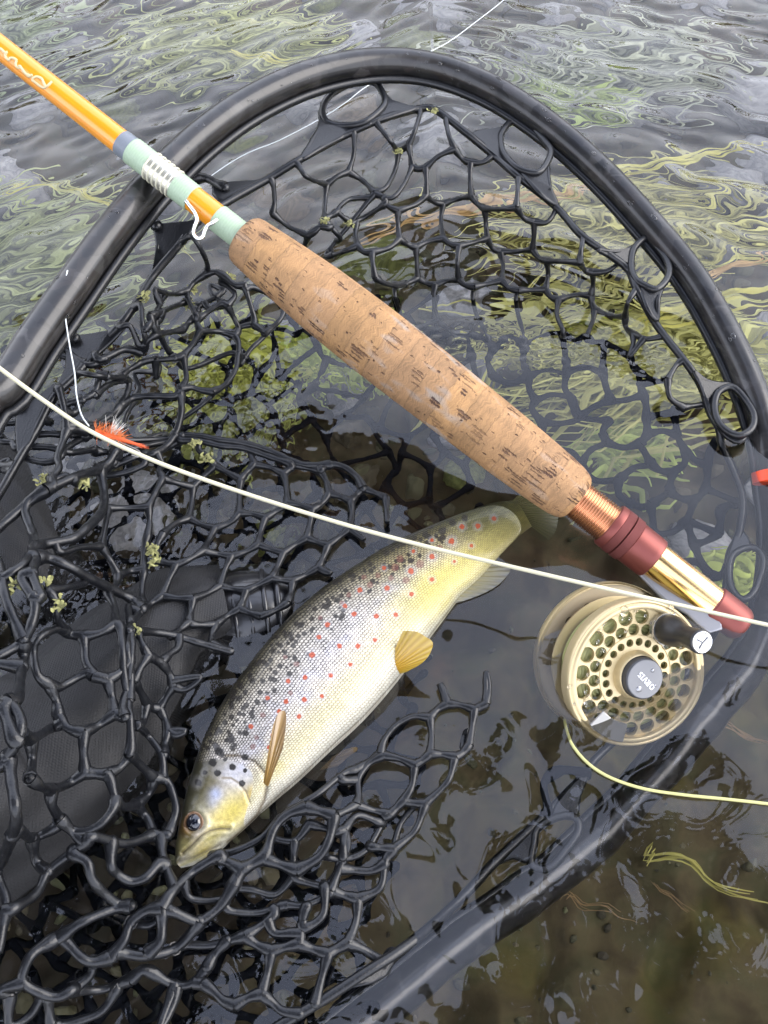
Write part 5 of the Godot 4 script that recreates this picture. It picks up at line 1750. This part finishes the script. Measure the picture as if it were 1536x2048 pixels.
	for i in 16:
		var hole := CSGCylinder3D.new()
		hole.name = "hole"
		hole.operation = CSGShape3D.OPERATION_SUBTRACTION
		hole.radius = .085 * R
		hole.height = .01
		hole.sides = 18
		hole.position = Vector3(cos(TAU * i / 16) * .80 * R, -.0245, sin(TAU * i / 16) * .80 * R)
		back.add_child(hole, true)
	back.material_override = mat(.42, .35, .24, .42, .5)
	b = MB.new()
	b.lathe(Vector3.ZERO, up, [Vector2(-.0260, 1.06 * R), Vector2(-.0222, 1.06 * R), Vector2(-.0246, 1.075 * R), Vector2(-.0246, 1.09 * R), Vector2(-.0222, 1.10 * R), Vector2(-.0255, 1.10 * R), Vector2(-.0260, 1.06 * R)], 96, false)
	put("frame_rim", b, gold, reel)
	# shiny line guard at the lower left of the rim
	b = MB.new()
	var g := PackedVector3Array()
	for i in 9:
		var an := lerpf(1.86, 2.45, i / 8.0)
		g.append(Vector3(cos(an), 0, sin(an)) * .90 * R + up * .0010)
	for i in 9:
		var an := lerpf(2.45, 1.86, i / 8.0)
		g.append(Vector3(cos(an), 0, sin(an)) * .66 * R + up * (.0008 + .0004 * sin(PI * i / 8.0)))
	b.plate(g, .0010)
	put("line_guard", b, mat(.30, .29, .27, .34, .7), reel)
	# foot that clips under the seat
	b = MB.new()
	var iT := T.affine_inverse()
	var fp := PackedVector3Array()
	for q in [[1270, 1136, .005], [1300, 1140, .006], [1380, 1200, .003], [1438, 1242, .001], [1440, 1256, .0], [1420, 1262, .0], [1396, 1246, .0], [1376, 1226, .001], [1338, 1204, .002], [1318, 1186, .003]]:
		fp.append(iT * on(q[0], q[1], q[2]))
	b.plate(fp, .0022)
	put("foot", b, mat(.34, .34, .36, .38, .5), reel)
	b = MB.new()
	b.taper(PackedVector3Array([iT * on(1350, 1215, -.006), iT * on(1335, 1240, -.010), iT * on(1325, 1262, -.012)]), .005, .006, 10)
	put("foot_stem", b, mat(.05, .05, .055, .3, .5), reel)
	# beads of water left on the metal
	rng.seed = 8
	b = MB.new()
	for i in 46:
		var an := rng.randf_range(2.6, 5.9)
		var rad := rng.randf_range(.50, .985) * R
		var s := rng.randf_range(.0003, .0009) if i > 8 else rng.randf_range(.0009, .0020)
		var y := -.0022
		if rad > .88 * R:
			y = -.0002
		b.ball(Vector3(cos(an) * rad, y, sin(an) * rad), Vector3(s, 0, 0), Vector3(0, s * .5, 0), Vector3(0, 0, s * rng.randf_range(.8, 1.5)), 10, 8)
	var dm := StandardMaterial3D.new()
	dm.albedo_color = Color(1, 1, 1, 0)
	dm.transparency = BaseMaterial3D.TRANSPARENCY_ALPHA
	dm.roughness = 0.0
	dm.refraction_enabled = true
	dm.refraction_scale = .033
	var dr := put("water_beads", b, dm, reel)
	dr.set_meta("kind", "stuff")
	reel.transform = T

# ---------------------------------------------------------------- lines, fly, waders
func line_thing(called: String, label: String, cat: String, p: PackedVector3Array, r: float, m: Material) -> void:
	var b := MB.new()
	b.even(smooth(p, .003), r, 10)
	tag(put(called, b, m), label, cat)

func build_lines() -> void:
	var ivory := coat(mat(.52, .49, .34, .5), .2, .3)
	line_thing("fly_line", "ivory fly line stretched across the net above the trout", "fishing line", path_h([-60, 690, .096, 0, 737, .090, 90, 803, .082, 180, 862, .073, 290, 914, .064, 400, 956, .056, 540, 1003, .047, 700, 1052, .040, 850, 1092, .035, 1000, 1128, .032, 1150, 1163, .032, 1300, 1197, .026, 1420, 1224, .020, 1536, 1250, .018, 1620, 1268, .018]), .00080, ivory)
	var olive := coat(mat(.50, .48, .19, .5), .2, .3)
	line_thing("running_line", "thin olive line trailing from the bottom of the reel to the right edge", "fishing line", path_h([1130, 1440, -.008, 1134, 1462, -.003, 1148, 1495, .0006, 1180, 1530, .0010, 1225, 1557, .0012, 1290, 1578, .0012, 1370, 1590, .0012, 1450, 1598, .0012, 1540, 1608, .0012, 1640, 1620, .0012]), .00058, olive)
	var nylon := mat(.62, .66, .66, .25)
	line_thing("leader", "thin pale leader running from the top edge through the upper net loop", "fishing line", path_h([1050, -40, .006, 1005, 2, .006, 950, 45, .007, 900, 82, .009, 856, 106, .012, 800, 140, .018, 735, 172, .024, 690, 206, .022, 640, 238, .018, 560, 280, .014, 500, 304, .012, 460, 326, .010, 425, 350, .008, 400, 368, .006]), .00028, nylon)
	line_thing("tippet", "thin white tippet hanging from the left hoop down to the orange fly", "fishing line", path_h([135, 541, .0762, 127, 585, .074, 130, 630, .070, 139, 690, .066, 149, 745, .062, 153, 790, .060, 163, 830, .060, 178, 852, .060]), .00030, nylon)
	var fly := thing("artificial_fly", "small orange artificial fly with white wing resting by the ivory line", "fishing fly")
	rng.seed = 3
	var o := on(212, 870, .062)
	var ex := (on(268, 887, .060) - o).normalized()
	var up := (on(222, 830, .064) - o).normalized()
	var side := ex.cross(up).normalized()
	var b := MB.new()
	b.taper(PackedVector3Array([o - ex * .004, o + ex * .002, o + ex * .009, o + ex * .015]), .0013, .0004, 8)
	put("body", b, mat(.62, .09, .02, .7), fly)
	b = MB.new()
	for i in 150:
		var c := o + ex * rng.randf_range(-.004, .006)
		var d := (up * rng.randf_range(-.55, 1.3) + ex * rng.randfn(.05, .5) + side * rng.randfn(0, .6)).normalized()
		var l := rng.randf_range(.0025, .0060)
		b.taper(PackedVector3Array([c, c + d * l * .6, c + d * l + ex * .0006]), .00013, .00004, 4)
	put("hackle", b, mat(.66, .165, .03, .6), fly)
	b = MB.new()
	for i in 34:
		var c := o + ex * rng.randf_range(0, .003)
		var d := (up * 1.0 + ex * rng.randfn(.35, .28) + side * rng.randfn(0, .25)).normalized()
		var l := rng.randf_range(.005, .0085)
		b.taper(PackedVector3Array([c, c + d * l * .6, c + d * l]), .00014, .00004, 4)
	put("wing", b, mat(.62, .60, .55, .6), fly)
	b = MB.new()
	for i in 22:
		var c := o + ex * .008
		var d := (ex + up * rng.randfn(-.05, .10) + side * rng.randfn(0, .12)).normalized()
		b.taper(PackedVector3Array([c, c + d * rng.randf_range(.005, .009)]), .00014, .00004, 4)
	put("tail", b, mat(.66, .13, .05, .6), fly)
	b = MB.new()
	b.even(smooth(PackedVector3Array([o - ex * .005, o + ex * .010 - up * .0016, o + ex * .014 - up * .0028, o + ex * .0135 - up * .0046, o + ex * .011 - up * .0046]), .001), .0003, 6)
	put("hook", b, mat(.35, .33, .30, .25, .9), fly)

func weave() -> ImageTexture:
	var im := Image.create(256, 256, false, Image.FORMAT_L8)
	for y in 256:
		for x in 256:
			var a := fposmod(x / 16.0, 1.0)
			var b := fposmod(y / 16.0 + (.5 if int(x / 16.0) % 2 == 0 else 0.0), 1.0)
			var v := sin(PI * a) * sin(PI * b)
			im.set_pixel(x, y, Color(v, v, v))
	return ImageTexture.create_from_image(im)

func build_waders() -> void:
	var wd := thing("waders", "black woven wader leg and wet boot in the water under the left of the net", "waders")
	var cloth := mat(.023, .023, .024, .55)
	relief(cloth, weave(), .012)
	triplanar(cloth, 66.0)
	cloth.metallic_specular = .35
	var limbs := [
		[[[455, 1205, -.016, .022], [380, 1225, -.016, .028], [300, 1270, -.014, .032], [210, 1360, -.011, .0365], [120, 1480, -.009, .039], [10, 1570, -.006, .042], [-150, 1640, .01, .05], [-460, 1730, .07, .06]], "leg"],
		[[[110, 1180, -.030, .014], [60, 1110, -.014, .020], [10, 1030, -.010, .023], [-60, 960, -.008, .026], [-200, 860, .0, .035]], "second_leg"]]
	for l in limbs:
		var p := PackedVector3Array()
		var r := PackedFloat32Array()
		for q in l[0]:
			p.append(on(q[0], q[1], 0.0) + Vector3.UP * q[2])
			r.append(q[3])
		var s := smooth(p, .003)
		var rows := []
		var run := 0.0
		for i in s.size():
			var f := float(i) / (s.size() - 1) * (p.size() - 1)
			var k := mini(int(f), p.size() - 2)
			var rad := lerpf(r[k], r[k + 1], f - k)
			var t := (s[mini(i + 1, s.size() - 1)] - s[maxi(i - 1, 0)]).normalized()
			var a := (Vector3.UP - t * t.y).normalized()
			var c := t.cross(a)
			if i:
				run += s[i].distance_to(s[i - 1])
			var ring := PackedVector3Array()
			for j in 56:
				var an := TAU * j / 56
				var d := a * cos(an) + c * sin(an)
				var w := .0022 * nz.get_noise_3d(run * 220.0 + 20.0 * sin(an), cos(an) * 30.0, sin(an) * 24.0) + .0020 * sin(run * 75.0 + 2.5 * sin(an) + 3.0 * nz.get_noise_2d(run * 200.0, an * 20.0))
				ring.append(s[i] + d * (rad + w))
			rows.append(ring)
		var b := MB.new()
		b.grid(rows, true)
		b.fan(rows[0], s[0], (s[0] - s[1]).normalized())
		b.fan(rows[-1], s[-1], (s[-1] - s[-2]).normalized())
		put("leg", b, cloth, wd)
	# boot
	var rubm := coat(mat(.013, .013, .015, .35), .6, .12)
	var b := MB.new()
	var bp := PackedVector3Array()
	for q in [[440, 1215, -.020], [490, 1205, -.017], [540, 1198, -.017], [585, 1192, -.020], [610, 1190, -.026]]:
		bp.append(on(q[0], q[1], 0.0) + Vector3.UP * q[2])
	b.tube(smooth(bp, .003), _blend([.022, .023, .021, .017, .007], smooth(bp, .003).size()), 24)
	var boot := put("boot", b, rubm, wd)
	for q in [[470, 1210], [500, 1204], [530, 1199], [557, 1195]]:
		b = MB.new()
		var c := on(q[0], q[1], 0.0) + Vector3.UP * -.017
		var t := (bp[3] - bp[0]).normalized()
		var sd := t.cross(Vector3.UP).normalized()
		var arc := PackedVector3Array()
		for i in 13:
			var an := lerpf(-1.3, 1.3, i / 12.0)
			arc.append(c + (Vector3.UP * cos(an) + sd * sin(an)) * .0214)
		b.even(arc, .0011, 8, .5)
		put("strap", b, rubm, boot)

func _blend(r: Array, n: int) -> PackedFloat32Array:
	var out := PackedFloat32Array()
	for i in n:
		var f := float(i) / (n - 1) * (r.size() - 1)
		var k := mini(int(f), r.size() - 2)
		out.append(lerpf(r[k], r[k + 1], f - k))
	return out
